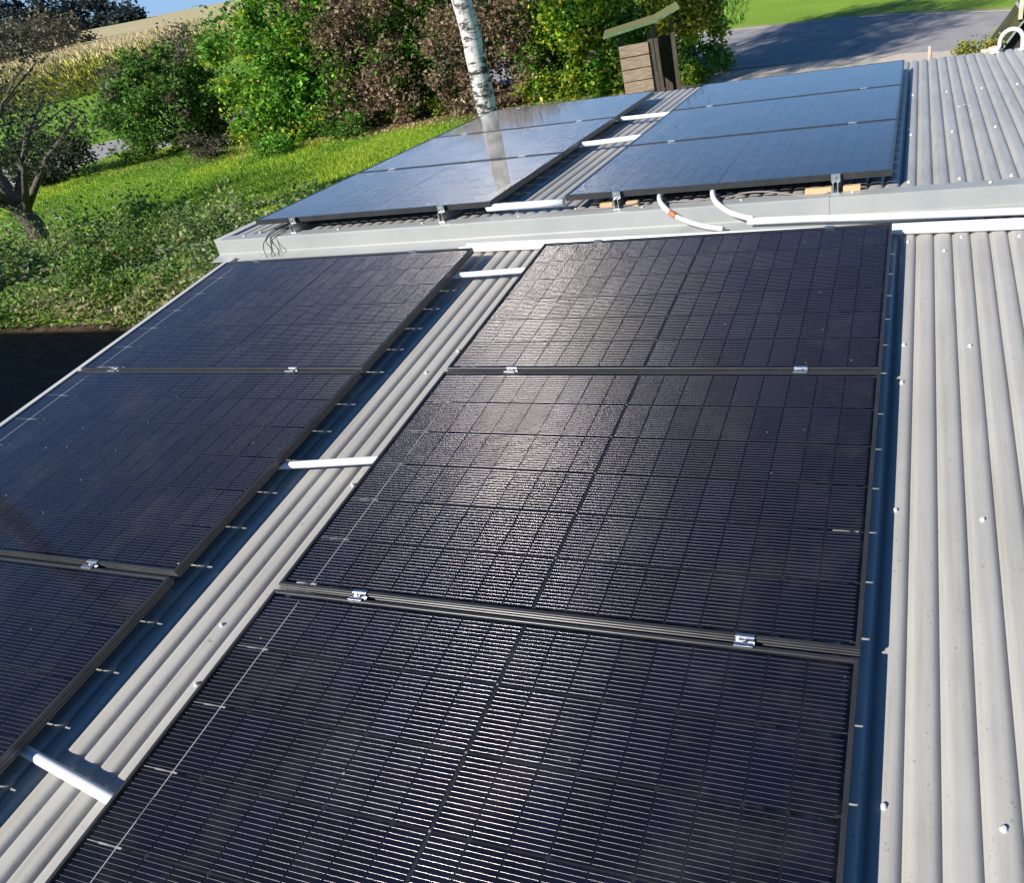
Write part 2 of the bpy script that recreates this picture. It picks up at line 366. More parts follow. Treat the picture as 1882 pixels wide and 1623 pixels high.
# ---------------------------------------------------------------- solar panels
def make_panel():
    root = empty('solar_panel')
    hw, hh = W_ / 2, H_ / 2
    prof = [(.011, -.0018), (.0108, -.0006), (.0100, 0), (.0008, 0), (0, -.0008), (0, -.007), (.0014, -.008), (.0014, -.011), (0, -.012), (0, -.019), (.0014, -.020),
            (.0014, -.0225), (0, -.0235), (0, -.030), (.028, -.030), (.028, -.0286), (.0016, -.0286), (.0016, -.0065), (.011, -.0065), (.011, -.0018)]
    b = MB(); n = len(prof)
    for o_, z in prof:
        b.v += [(-hw + o_, -hh + o_, z), (hw - o_, -hh + o_, z), (hw - o_, hh - o_, z), (-hw + o_, hh - o_, z)]
    for k in range(n - 1):
        for j in range(4):
            j2 = (j + 1) % 4; b.f.append((k * 4 + j, k * 4 + j2, k * 4 + 4 + j2, k * 4 + 4 + j)); b.mi.append(0); b.sm.append(False)
    # side drip joint at the corners
    b.build('frame', M_FRAME, root)
    # cells: two blocks of 9 x 6 half cells, open slits between rows, hairline slits between columns
    c = MB(); c.col = []
    mx0 = .022; cw = (.861 - mx0 - .004) / 9; my = .018; ch = (H_ - 2 * my) / 6; zc = -.0042
    pr = random.Random(3)
    for side in (-1, 1):
        for i in range(9):
            for j in range(6):
                xa = mx0 + i * cw + .0011; xb = mx0 + (i + 1) * cw - .0011
                ya = -hh + my + j * ch + .0021; yb = -hh + my + (j + 1) * ch - .0021
                if side < 0: A, B = -hw + xa, -hw + xb
                else: A, B = hw - xb, hw - xa
                k = .006
                oddi = (i % 2 == 0)
                L_ = k if (side < 0) == oddi else 0.0006; R_ = 0.0006 if (side < 0) == oddi else k
                c.quad([(A + L_, ya, zc), (B - R_, ya, zc), (B, ya + R_, zc), (B, yb - R_, zc), (B - R_, yb, zc), (A + L_, yb, zc), (A, yb - L_, zc), (A, ya + L_, zc)])
                t = pr.uniform(.75, 1.3); c.col.append((.0045 * t, .0050 * t, .0130 * t * pr.uniform(.9, 1.1)))
    # opaque strip behind the row slits except below the outermost cells
    for j in range(1, 6):
        y = -hh + my + j * ch; c.quad([(-hw + mx0 + 1.55 * cw, y - .004, zc - .0012), (hw - mx0 - 1.55 * cw, y - .004, zc - .0012), (hw - mx0 - 1.55 * cw, y + .004, zc - .0012), (-hw + mx0 + 1.55 * cw, y + .004, zc - .0012)], 3); c.col.append((.01, .01, .01))
    for side in (-1, 1):
        for i in range(1 if side > 0 else 2, 9):
            xs_ = side * (hw - mx0 - i * cw); c.quad([(xs_ - .003, -hh + my, zc - .0010), (xs_ + .003, -hh + my, zc - .0010), (xs_ + .003, hh - my, zc - .0010), (xs_ - .003, hh - my, zc - .0010)], 3); c.col.append((.01, .01, .01))
    c.quad([(-.006, -hh + my, zc - .0010), (.006, -hh + my, zc - .0010), (.006, hh - my, zc - .0010), (-.006, hh - my, zc - .0010)], 3); c.col.append((.01, .01, .01))
    # round busbar wires along the long side
    cellt = {(s_, i, j): pr.uniform(.86, 1.12) for s_ in (0, 1) for i in range(9) for j in range(6)}
    def wire(x0, x1, y, r=.00048, wc=(.5, .47, .44)):
        i0 = len(c.v); q = 4
        for x in (x0, x1):
            for a in range(q + 1):
                an = math.pi * a / q; c.v.append((x, y + r * 1.05 * math.cos(an), zc + r * math.sin(an) * .9 + .00005))
        for a in range(q):
            c.f.append((i0 + a, i0 + a + 1, i0 + q + 1 + a + 1, i0 + q + 1 + a)); c.mi.append(1); c.sm.append(True); c.col.append(wc)
    for j in range(6):
        for k in range(15):
            y = -hh + my + j * ch + .0085 + (ch - .017) * k / 14
            for i in range(9):
                xa = mx0 + i * cw + (.0026 if i else -.003); xb = mx0 + (i + 1) * cw - .0026
                t0, t1 = cellt[0, i, j], cellt[1, i, j]
                wire(-hw + xa, -hw + xb, y, wc=(.31 * t0, .29 * t0, .285 * t0)); wire(hw - xb, hw - xa, y, wc=(.31 * t1, .29 * t1, .285 * t1))
    # cross ribbon at the first column seam, with bright joints at the row seams
    xr = -hw + mx0 + cw
    def flat(x0, y0, x1, y1, z=.0009):
        c.quad([(x0, y0, zc + z), (x1, y0, zc + z), (x1, y1, zc + z), (x0, y1, zc + z)], 2); c.col.append((.5, .5, .5))
    flat(xr - .0010, -hh + my + .01, xr + .0010, hh - my - .01)
    for j in range(1, 6):
        y = -hh + my + j * ch; s_ = .0052
        c.quad([(xr - s_, y, zc + .0013), (xr, y - s_, zc + .0013), (xr + s_, y, zc + .0013), (xr, y + s_, zc + .0013)], 2); c.col.append((.5, .5, .5))
        flat(-hw + .020, y - .0010, xr, y + .0010, .0011)
        xm = .0; s_ = .0035
        c.quad([(xm - s_, y, zc + .0013), (xm, y - s_, zc + .0013), (xm + s_, y, zc + .0013), (xm, y + s_, zc + .0013)], 2); c.col.append((.5, .5, .5))
    c.build('cell_array', [M_CELL, M_WIRE, M_RIB, M_BACK], root)
    g = MB(); g.quad([(-hw + .0105, -hh + .0105, -.0016), (hw - .0105, -hh + .0105, -.0016), (hw - .0105, hh - .0105, -.0016), (-hw + .0105, hh - .0105, -.0016)])
    g.build('cover_glass', M_GLASS, root)
    # junction boxes below
    for x in (-.45, 0, .45):
        j = MB(); j.box((x - .03, .02, -.022), (x + .03, .10, -.0065)); j.build('junction_box', M_BACK, root)
    return root
panel0 = make_panel()
rows_near = {'front': -1.5 * H_ + H_ - GAP, 'middle': .5 * H_, 'rear': 1.5 * H_ + GAP}
k = 0
def put_panel(M4, x, y, label, dz=0, tw=0):
    global k
    o = panel0 if k == 0 else copy_tree(panel0); k += 1
    o.matrix_world = M4 @ Matrix.Translation((x, y, dz)) @ Matrix.Rotation(tw, 4, 'Z'); tag(o, label, 'solar panel', 'black solar panels mounted on the corrugated roofs')
desc = {('near', 'right', 'front'): 'black solar panel nearest the camera, at the bottom of the right column',
        ('near', 'right', 'middle'): 'black solar panel with bright glint, in the middle of the near right column',
        ('near', 'right', 'rear'): 'dusty brownish black solar panel of the right column just below the roof step',
        ('near', 'left', 'front'): 'solar panel at the lower left corner, nearest of the left column',
        ('near', 'left', 'middle'): 'bluish solar panel in the middle of the near left column, cut by the left edge',
        ('near', 'left', 'rear'): 'bluish black solar panel of the left column just below the roof step',
        ('far', 'right', 'front'): 'blue reflecting panel on the far roof directly above the two white hoses',
        ('far', 'right', 'middle'): 'middle one of three panels in the right column on the far roof',
        ('far', 'right', 'rear'): 'farthest panel of the right column on the far roof, below the road',
        ('far', 'left', 'front'): 'panel at the front left of the far roof, next to the looping black cables',
        ('far', 'left', 'middle'): 'middle panel of the left column on the far roof, mirroring the birch',
        ('far', 'left', 'rear'): 'farthest panel of the left column on the far roof, right beside the birch trunk'}
for i, (rw, y) in enumerate((('front', -GAP - H_ / 2), ('middle', H_ / 2), ('rear', 1.5 * H_ + GAP))):
    put_panel(NEAR, W_ / 2, y, desc['near', 'right', rw], -.001 * (i == 0), (0, .0012, -.0008)[i])
    put_panel(NEAR, -G1 - W_ / 2, y, desc['near', 'left', rw], 0, (-.001, 0, .001)[i])
for i, rw in enumerate(('front', 'middle', 'rear')):
    y = i * (H_ + GAP) + H_ / 2
    put_panel(FAR, W_ / 2, y, desc['far', 'right', rw]); put_panel(FAR, -G2 - W_ / 2, y, desc['far', 'left', rw])

# ---------------------------------------------------------------- mounting rails with clamps
def rail(M4, x, ends, seams, label, blocks=False, ups=True):
    root = empty('mounting_rail', M4 @ Matrix.Translation((x, ends[0], CREST)), label, 'mounting rail', 'aluminium mounting rails under the solar panels')
    y0 = 0; y1 = ends[1] - ends[0]; up = -CREST
    b = MB(); b.box((-.02, 0, .002), (.02, y1, .012)); b.box((-.014, 0, .012), (-.010, y1, up - .031)); b.box((.010, 0, .012), (.014, y1, up - .031))
    b.build('rail', M_ALU, root)
    for s_ in seams:
        yy = s_ - ends[0]; b = MB()
        # Z/hat shaped clamp: two lips over the frames, sunk web with bolt between
        b.box((-.024, yy - .019, up + .0008), (.024, yy - .0085, up + .0042)); b.box((-.024, yy + .0085, up + .0008), (.024, yy + .019, up + .0042))
        b.box((-.024, yy - .0085, up - .012), (.024, yy - .0060, up + .0036)); b.box((-.024, yy + .0060, up - .012), (.024, yy + .0085, up + .0036))
        b.box((-.024, yy - .006, up - .012), (.024, yy + .006, up - .0095))
        c = b.build('clamp', M_ALU, root, bevel=.0006)
        d = MB(); d.lathe((0, yy, up - .0095), [(.0055, 0), (.0055, .006), (.0035, .0065)], 8); d.build('bolt', M_ALUD, c)
    # end clamps: rear one flat, front one a tall perforated bracket when the rail end is seen
    yy = y1 - .03; b = MB(); b.box((-.022, yy - .016, up + .0008), (.022, yy - .002, up + .0040)); b.box((-.022, yy - .002, .012), (.022, yy + .001, up + .0040)); b.build('clamp', M_ALU, root)
    yy = .03; b = MB(); tall = blocks is not None
    b.box((-.022, yy + .002, up + .0008), (.022, yy + .016, up + .0040)); b.box((-.022, yy - .001, .012 if not tall else up - .036), (.022, yy + .002, up + .0040))
    if tall:
        b.box((-.012, yy - .024, .0), (-.008, yy + .001, up - .036)); b.box((.008, yy - .024, .0), (.012, yy + .001, up - .036)); b.box((-.016, yy - .034, .0005), (.016, yy + .001, .005))
    c = b.build('clamp', M_ALU, root)
    if tall:
        d = MB(); d.build('bolt', M_ALUD, c) if d.lathe((0, yy - .001, up - .012), [(.005, 0), (.005, .005), (.003, .0055)], 8, 0, Vector((0, -1, 0))) is None else 0; d = MB(); d.lathe((0, yy - .018, .005), [(.007, 0), (.007, .006), (.0035, .0065), (.0035, .022)], 8)
        d.build('bolt', M_ALUD, c)
    return root
CN = (('outer right', 1.45), ('inner right', .304)), (('inner left', -.80), ('outer left', -1.905))
lab = {1.45: 'rail and clamps near the right edge of the right column on the near roof', .304: 'rail with sun-glinting clamps at the left end of the near right column',
       -.80: 'rail with clamps at the right end of the left column on the near roof', -1.905: 'rail with clamps close to the left verge of the near roof'}
for x in lab: rail(NEAR, x, (-1.18, 2.318), (-GAP / 2, H_ + GAP / 2), lab[x], None)
labf = {1.46: 'rail whose front bracket stands between orange timber blocks, right of the hoses', .31: 'rail ending in a front bracket just left of the orange-taped hose on the far roof',
        -.79: 'rail of the far left column whose front bracket stands right of centre in that column', -1.88: 'rail of the far left column whose front bracket stands above the looping black cables'}
for x in labf: rail(FAR, x, (-.052, 3 * H_ + 2 * GAP + .052 - .02), (H_ + GAP / 2, 2 * H_ + 1.5 * GAP), labf[x], True)

# timber blocks under the far front brackets
def block(x, y, l, label, M4=FAR):
    b = MB(); b.box((-l / 2, -.016, 0), (l / 2, .016, .026))
    o = b.build('timber_block', M_WOODO, None, M4 @ Matrix.Translation((x, y, CREST + .004)) @ Matrix.Rotation(rnd.uniform(-.05, .05), 4, 'Z'), bevel=.002)
    tag(o, label, 'timber block', 'small timber blocks under the front edge of the far panels')
block(1.375, -.012, .13, 'long orange timber block just left of the rightmost front bracket')
block(1.535, -.006, .085, 'short orange timber block just right of the rightmost front bracket')
block(.235, .006, .075, 'orange timber block left of the bracket beside the taped hose')
block(.385, .006, .07, 'orange timber block between the bracket and the taped hose')

# ---------------------------------------------------------------- pipes between the columns
def pipe(M4, a, c, label, z=-.045, r=.0145, e0=.35, e1=.30):
    if z < -.05:                       # given at the -.03 level: slide along the line of sight down to z
        ci = M4.inverted() @ CW; k_ = (z + .03) / (-.03 - ci.z); a = [a[i] + (a[i] - ci[i]) * k_ for i in (0, 1)]; c = [c[i] + (c[i] - ci[i]) * k_ for i in (0, 1)]
    b = MB(); a = Vector((*a, z)); c = Vector((*c, z)); d = (c - a).normalized(); a2 = a - d * e0; c2 = c + d * e1
    b.tube([a2, a2.lerp(c2, .33), a2.lerp(c2, .66), c2], r, 16)
    o = b.build('conduit_pipe', M_WHITE, None, M4); tag(o, label, 'conduit', 'white conduit pipes crossing the gap between the panel columns')
pipe(NEAR, (-.32, -.625), (-.0, -.676), 'white conduit crossing the gap at the lower left, nearest the camera', -.060)
pipe(NEAR, (-.42, .572), (-.046, .626), 'white conduit crossing the middle of the near roof gap')
pipe(NEAR, (-.361, 2.068), (-.045, 2.088), 'white conduit crossing the gap just in front of the roof step')
pipe(FAR, (-.39, .020), (-.04, .015), 'thick white conduit at the front end of the far roof gap', -.040, .0205, .12, .02)
pipe(FAR, (-.384, 1.50), (-.075, 1.54), 'white conduit crossing the middle of the far roof gap', -.030, .0185)
pipe(FAR, (-.379, 2.385), (-.075, 2.375), 'farthest white conduit crossing the far roof gap', -.035, .0165)

# white trunking at the foot of the step
def run(x0, y0, z, r, sl, label):
    b = MB(); n_ = 14; pts = [(x0 + (XR - x0) * i / n_, y0 - sl * (XR - x0) * i / n_ + .0015 * math.sin(i * 1.7), z + .0012 * math.sin(i * 2.3)) for i in range(n_ + 1)]
    b.tube(pts, r, 16); o = b.build('conduit_run', M_WHITE, None, NEAR); tag(o, label, 'conduit', 'long white conduits along the foot of the roof step')
run(-.60, 2.422, -.0705, .0165, .029, 'front white conduit of three lying along the foot of the roof step')
run(-.57, 2.459, -.0685, .0165, .029, 'white conduit of three along the roof step, lying just behind the front one')
run(1.03, 2.495, -.0420, .0170, .060, 'upper white conduit at the roof step that the plain hose slips into')

# hoses
def crv(pts, n=8):
    pts = [Vector(p) for p in pts]; out = []
    P = [pts[0] * 2 - pts[1]] + pts + [pts[-1] * 2 - pts[-2]]
    for i in range(1, len(P) - 2):
        for k in range(n):
            t = k / n; a, b_, c, d = P[i - 1], P[i], P[i + 1], P[i + 2]
            out.append(.5 * ((2 * b_) + (-a + c) * t + (2 * a - 5 * b_ + 4 * c - d) * t * t + (-a + 3 * b_ - 3 * c + d) * t ** 3))
    out.append(pts[-1]); return out
NI = NEAR.inverted()
def ny(px, py, y):                    # point on the plane y of the near roof frame
    a = NI @ CW; v = NI.to_3x3() @ ray(px, py); return a + v * ((y - a.y) / v.y)
h1 = crv([ny(1218, 352, 2.78), ny(1212, 362, 2.69), ny(1217, 376, 2.615), ny(1237, 394, 2.552), ny(1262, 406, 2.528), ny(1296, 416, 2.50), ny(1330, 421, 2.46)], 8)
root = empty('flexible_hose', NEAR, 'white hose with a band of orange tape bending over the roof step', 'hose', 'white hoses leading from the far panels')
b = MB(); b.tube(h1, .0135, 14); hb = b.build('hose', M_HOSE, root)
i0 = 22; b = MB(); b.tube(h1[i0:i0 + 5], .0146, 14); b.build('tape', M_ORANGE, root)
b = MB(); h2 = crv([ny(1312, 344, 2.78), ny(1310, 356, 2.68), ny(1316, 371, 2.60), ny(1338, 388, 2.548), ny(1362, 397, 2.525), ny(1385, 402, 2.498)], 8); b.tube(h2, .0145, 14)
o = b.build('flexible_hose', M_HOSE, None, NEAR); tag(o, 'plain white hose curving into the upper trunking', 'hose', 'white hoses leading from the far panels')

# cables
def cable(pts, r, m_, label, n=8, M4=NEAR):
    if m_ is M_CABLE:                  # slide along the line of sight, clear of the flashing
        ci = NI @ CW; pts = [ci + (p - ci) * ((p.y - .024 - ci.y) / (p.y - ci.y)) for p in pts]
    b = MB(); b.tube(crv(pts, n), r, 8); o = b.build('cable', m_, None, M4); tag(o, label, 'cable', 'loose cables at the front of the far panels')
cable([ny(533, 408, 2.72), ny(505, 420, 2.665), ny(488, 440, 2.585), ny(484, 455, 2.565), ny(491, 473, 2.53)], .0026, M_CABLE, 'leftmost black cable loop hanging over the step flashing')
cable([ny(540, 412, 2.72), ny(507, 424, 2.66), ny(489, 442, 2.578), ny(498, 456, 2.562), ny(500, 473, 2.53)], .0026, M_CABLE, 'second black cable from the left over the flashing, crossing the first')
cable([ny(545, 410, 2.72), ny(515, 424, 2.655), ny(498, 438, 2.584), ny(500, 455, 2.56), ny(508, 476, 2.53)], .0026, M_CABLE, 'third black cable from the left hanging over the flashing')
cable([ny(548, 414, 2.72), ny(518, 428, 2.65), ny(500, 442, 2.58), ny(510, 456, 2.56), ny(513, 470, 2.53)], .0026, M_CABLE, 'rightmost black cable of the bundle hanging over the flashing')
def fp(x, y, z=CREST + .012): return NI @ (FAR @ Vector((x, y, z)))
cable([fp(-.33, -.045), fp(-.2, -.05, CREST + .006), fp(-.05, -.035, CREST + .010), fp(.1, -.02), fp(.25, -.03), fp(.42, -.01, CREST + .02)], .0045, M_CABLEG, 'grey cable sagging below the thick conduit at the front of the far gap')
cable([fp(.52, -.012), fp(.62, .0), fp(.74, -.012), fp(.86, -.004, CREST + .018), fp(.93, .03)], .0042, M_CABLEG, 'grey cable lying between the two white hoses')
cable([fp(.90, -.02), fp(1.0, -.005, CREST + .03), fp(1.12, -.012, CREST + .03), fp(1.25, -.035, CREST + .012), fp(1.38, -.07, CREST + .004), fp(1.43, -.03, CREST + .01), fp(1.46, .02, CREST + .03)], .0045, M_CABLEG, 'grey cable looping from the second hose to the rightmost bracket')
# little white bits on the roof edge below the cables
b = MB(); b.tube([ny(524, 472, 2.515), ny(562, 469, 2.515)], .006, 8); tag(b.build('cable_clip', M_WHITE, None, NEAR), 'small white plastic sleeve lying behind the left rear panel', 'cable sleeve')

# swan-neck vent at the far right end of the far roof
V0 = FAR @ Vector((2.565, 3.86, CREST))
root = empty('vent_pipe', Matrix.Translation(V0), 'white hoop-shaped vent pipe at the far right edge of the roof', 'vent pipe')
b = MB(); rr = .088; pts = [Vector((-rr - .045, -.0, .008)), Vector((-rr - .018, 0, .018)), Vector((-rr, 0, .045))] + [Vector((-rr * math.cos(a), 0, .075 + rr * math.sin(a))) for a in [math.pi * i / 14 for i in range(15)]] + [Vector((rr + .002, 0, .03)), Vector((rr + .002, 0, .0))]
b.tube(pts, .0165, 14); b.build('pipe', M_WHITE, root)
b = MB(); b.lathe((-rr - .03, 0, 0), [(.04, 0), (.04, .004), (.022, .008)], 14); b.lathe((rr, 0, 0), [(.03, 0), (.03, .004), (.019, .01)], 14); b.build('collar', M_WHITE, root)
# ================================================================ SURROUNDINGS
rng = np.random.default_rng(11)
def terrain(x, y):
    r = math.hypot(x, y); a = math.degrees(math.atan2(x, y))
    k = min(1, max(0, (-a - 24) / 14))                      # the hill lies to the left
    z = GZ + (max(0, min(r, 262) - 60) * .0150) * k
    if r > 262: z -= (r - 262) * .02
    return z
# ground sheet: rings out to the horizon
b = MB(); NA = 96; rad = [0, 4, 8, 12, 16, 20, 26, 34, 44, 60, 80, 110, 150, 200, 240, 262, 290, 360, 600, 1500]
for r in rad:
    for i in range(NA):
        a = 2 * math.pi * i / NA; x, y = r * math.sin(a), r * math.cos(a); b.v.append((x, y, terrain(x, y)))
for k_ in range(len(rad) - 1):
    for i in range(NA):
        j = (i + 1) % NA; f = (k_ * NA + i, (k_ + 1) * NA + i, (k_ + 1) * NA + j, k_ * NA + j)
        b.f.append(f); b.mi.append(0); b.sm.append(True)
def grass_material(name, c1, c2, c3, s1=.35, s2=6):
    M = mat(name, c1, .85, 0, .15); tc = N(M, 'ShaderNodeTexCoord')
    n = N(M, 'ShaderNodeTexNoise', Scale=s1, Detail=4); L(M, tc.outputs['Object'], n.inputs[0])
    n2 = N(M, 'ShaderNodeTexNoise', Scale=s2, Detail=6, Roughness=.8); L(M, tc.outputs['Object'], n2.inputs[0])
    mx = N(M, 'ShaderNodeMix', _data_type='RGBA'); mx.inputs[0].default_value = .5
    L(M, ramp(M, n.outputs[0], [(.35, c1), (.65, c2)]), mx.inputs[6]); L(M, ramp(M, n2.outputs[0], [(.35, c3), (.6, c2)]), mx.inputs[7])
    b_ = M.node_tree.nodes['Principled BSDF']; L(M, mx.outputs[2], b_.inputs['Base Color'])
    bp = N(M, 'ShaderNodeBump', Strength=.8, Distance=.08); L(M, n2.outputs[0], bp.inputs['Height']); L(M, bp.outputs[0], b_.inputs['Normal']); return M
M_GRASS = grass_material('lawn_grass', (.17, .31, .030), (.27, .42, .045), (.12, .22, .025))
o = b.build('ground', M_GRASS); tag(o, kind='structure')
def sheet(name, outline, z, M, kind='structure', jitter=0, seed=0):
    """flat polygon patch lying on the ground; outline = list of near points + list of far points (strip)"""
    near_, far_ = outline; b = MB(); r_ = random.Random(seed); n = len(near_)
    for k_ in range(n):
        for p in (near_[k_], far_[k_]): b.v.append((p[0] + r_.uniform(-jitter, jitter), p[1] + r_.uniform(-jitter, jitter), terrain(p[0], p[1]) + z))
    for k_ in range(n - 1):
        b.f.append((2 * k_, 2 * k_ + 2, 2 * k_ + 3, 2 * k_ + 1)); b.mi.append(0); b.sm.append(False)
    o = b.build(name, M); return tag(o, kind=kind)
def dens(pts, n=6):
    return [tuple(v[:2]) for v in crv([(p[0], p[1], 0) for p in pts], n)]
nearR = [(-40, 3), (-32, 9), (-26, 14.2), (-22.8, 17.4), (-20.6, 21.6), (-16, 23.6), (-9, 22.6), (-4.8, 20.9), (-.6, 20.25), (2, 19.5), (3.1, 19), (10, 14.5)]
farR = [(-46, 9), (-38, 14), (-31, 19.5), (-26.9, 22.9), (-23.6, 26.6), (-16, 29.6), (-9, 29.7), (-4.6, 28.5), (-2.2, 27.7), (.4, 26.9), (4.1, 24.2), (12, 19)]
nd, fd = dens(nearR), dens(farR)
M_ASPH = noisy('asphalt', (.26, .25, .245), (.33, .315, .305), 1.6, .8, 0, 8, .3, 60)
sheet('road', (nd, fd), .012, M_ASPH)
M_DRY = noisy('dry_verge', (.34, .29, .17), (.22, .25, .08), 2.5, .9, 0, 6, .5, 20)
fd2 = [(x + .25 * (y - 15) / 15, y + .45) for x, y in fd]
sheet('road_verge', ([(x, y - .03) for x, y in fd], fd2), .016, M_DRY, jitter=.06)
M_KERB = noisy('kerb_stone', (.55, .53, .49), (.66, .63, .57), 5, .8)
b = MB()
for (x0, y0), (x1, y1) in zip(fd, fd[1:]):
    z = terrain(x0, y0); b.quad([(x0, y0 - .10, z + .02), (x1, y1 - .10, z + .02), (x1, y1 + .05, z + .02), (x0, y0 + .05, z + .02)])
tag(b.build('road_edge', M_KERB), kind='structure')
M_GRAV = noisy('pale_gravel', (.44, .38, .30), (.60, .54, .45), 14, .9, 0, 8, .6, 50)
sheet('gravel_verge', ([(-5, 18.6), (-3.5, 18.4), (-1.5, 17.8), (.6, 17.4), (2.5, 16.6), (4.5, 15.4)], [(-5, 20.7), (-3.5, 20.35), (-1.5, 20.3), (.6, 20.0), (2.4, 19.4), (4.6, 18.2)]), .022, M_GRAV, jitter=.12, seed=4)
M_SOIL = noisy('leaf_litter', (.17, .115, .07), (.34, .25, .16), 7, .95, 0, 8, .8, 25)
sheet('soil_bed', (dens([(-22, 15.6), (-19.5, 16.8), (-16.5, 16.1), (-14.2, 17.0), (-12.6, 18.0), (-10.6, 18.5), (-8, 18.6), (-5, 18.0), (-2.5, 17.6)], 4), dens([(-21, 19.2), (-19, 20.4), (-16.0, 20.0), (-14.0, 20.7), (-12.4, 21.4), (-10.4, 21.5), (-8, 21.6), (-5, 20.6), (-2.6, 20.2)], 4)), .008, M_SOIL, jitter=.18, seed=2)
M_SHADE_SOIL = noisy('shade_dark_soil', (.026, .013, .006), (.11, .066, .036), 5, .95, 0, 8, .8, 25)  # soil colour taken nearly black to hold the building's shade
sheet('shade_dark_soil_bed', ([(-24, -.8), (-14, -.8), (-8, -.8), (-2.4, -.8)], [(-24, 6.1), (-14, 6.1), (-8, 6.15), (-2.4, 6.2)]), .006, M_SHADE_SOIL)

# ---------------------------------------------------------------- foliage
M_LEAF = leafmat('leaves', .46); M_LEAFD = leafmat('dry_leaves', .2, .75)
M_BARK = noisy('bark', (.075, .062, .052), (.16, .135, .115), 14, .9, 0, 8, .8, 30, stretch=(1, 1, .3))
def leaf_mesh(name, P, size, cols, M, parent=None, dirs=None, aspect=.62, fold=.18, mw=None):
    """many small folded leaves; P (n,3), size (n,), cols (n,3), dirs = long axis (n,3) or random"""
    n = len(P); P = np.asarray(P, float); size = np.broadcast_to(np.asarray(size, float), (n,))
    if dirs is None:
        dirs = rng.normal(size=(n, 3)); dirs[:, 2] = dirs[:, 2] * .6 - .35
    dirs = dirs / np.linalg.norm(dirs, axis=1, keepdims=True)
    q = rng.normal(size=(n, 3)); q[:, 2] += .5
    s_ = np.cross(dirs, q); s_ /= np.linalg.norm(s_, axis=1, keepdims=True) + 1e-9
    nn = np.cross(dirs, s_)
    h = size[:, None] / 2
    a = P - dirs * h; c = P + dirs * h
    mid = P + nn * h * fold
    l = mid + s_ * h * aspect - dirs * h * .15; r = mid - s_ * h * aspect - dirs * h * .15
    V = np.stack([a, l, c, r], 1).reshape(-1, 3)
    me = bpy.data.meshes.new(name)
    me.vertices.add(4 * n); me.vertices.foreach_set('co', V.ravel())
    idx = np.arange(4 * n).reshape(n, 4); tri = np.stack([idx[:, [0, 1, 2]], idx[:, [0, 2, 3]]], 1).reshape(-1)
    me.loops.add(6 * n); me.loops.foreach_set('vertex_index', tri)
    me.polygons.add(2 * n); me.polygons.foreach_set('loop_start', np.arange(0, 6 * n, 3)); me.polygons.foreach_set('loop_total', np.full(2 * n, 3))
    me.update(calc_edges=True)
    ca = me.color_attributes.new('Col', 'FLOAT_COLOR', 'CORNER')
    cc = np.ones((n, 6, 4)); cc[:, :, :3] = np.asarray(cols)[:, None, :]; ca.data.foreach_set('color', cc.ravel())
    me.materials.append(M)
    o = bpy.data.objects.new(name, me); S.collection.objects.link(o)
    if parent is not None: o.parent = parent
    elif mw is not None: o.matrix_world = mw
    return o
def palette(n, cols, wts, jit=.22):
    c = np.array(cols)[rng.choice(len(cols), n, p=np.array(wts) / sum(wts))]
    c = c * (1 + rng.uniform(-jit, jit, (n, 1))) * (1 + rng.uniform(-.08, .08, (n, 3)))
    return np.clip(c * 1.34, .004, .9)
GREEN = ([(.08, .21, .02), (.13, .31, .03), (.22, .42, .045), (.035, .10, .015)], (4, 4, 2, 2))
DKGREEN = ([(.04, .11, .016), (.07, .17, .022), (.14, .26, .04), (.13, .13, .035)], (4, 4, 2, 1))
YELGR = ([(.18, .30, .025), (.32, .40, .035), (.46, .44, .04), (.08, .17, .018)], (3, 3, 2, 3))
YELLOW = ([(.60, .46, .05), (.42, .38, .045), (.16, .19, .02), (.05, .08, .015)], (3, 3, 2, 2))
BROWN = ([(.22, .155, .105), (.31, .23, .16), (.13, .09, .06), (.38, .30, .19)], (4, 3, 3, 1))
GREY = ([(.10, .09, .06), (.15, .13, .08), (.06, .075, .04), (.20, .17, .13)], (3, 2, 2, 1))
def clumped(n, sx, sy, h, nclump, base=.0, box=False, shell=.62, csize=.30, z0=0.05):
    """points of leaves gathered in clumps through the crown's volume, uneven outline"""
    if box:
        c = np.stack([rng.uniform(-1, 1, nclump), rng.uniform(-1, 1, nclump), rng.uniform(0, 1, nclump)], 1)
        c[:, 2] = c[:, 2] ** 1.15; m_ = rng.random(nclump) < .72; c[m_, 1] = np.sign(c[m_, 1] - .35) * rng.uniform(.75, 1.02, m_.sum())
        c = c * np.array([sx, sy, h - z0]) + np.array([0, 0, z0])
    else:
        d = rng.normal(size=(nclump, 3)); d /= np.linalg.norm(d, axis=1, keepdims=True)
        rr = rng.uniform(shell, 1.05, nclump)[:, None] ** .8
        c = d * rr * np.array([sx, sy, (h - z0) / 2]) + np.array([0, 0, z0 + (h - z0) / 2])
        wide = np.clip((c[:, 2] - z0) / (h - z0), 0, 1)
    k_ = rng.integers(0, nclump, n); cs = csize * rng.uniform(.5, 1.5, nclump)[k_]
    p = c[k_] + rng.normal(size=(n, 3)) * cs[:, None] * np.array([1, 1, .8]) * .55
    p[:, 2] = np.abs(p[:, 2] - .02) + .02
    return p, k_, c
def limb_set(parent, h, r, n, spread, name='stem'):
    b = MB(); b.tube([(0, 0, -.05), (.02, .01, h * .35), (-.03, .02, h * .7)], [r, r * .75, r * .4], 8)
    for i in range(n):
        a = rnd.uniform(0, 6.28); z = rnd.uniform(.05, .5) * h; l = rnd.uniform(.5, 1) * spread
        b.tube([(0, 0, z), (math.cos(a) * l * .5, math.sin(a) * l * .5, z + h * .18), (math.cos(a) * l, math.sin(a) * l, z + h * .42)], [r * .5, r * .35, r * .12], 6)
    return b.build(name, M_BARK, parent)
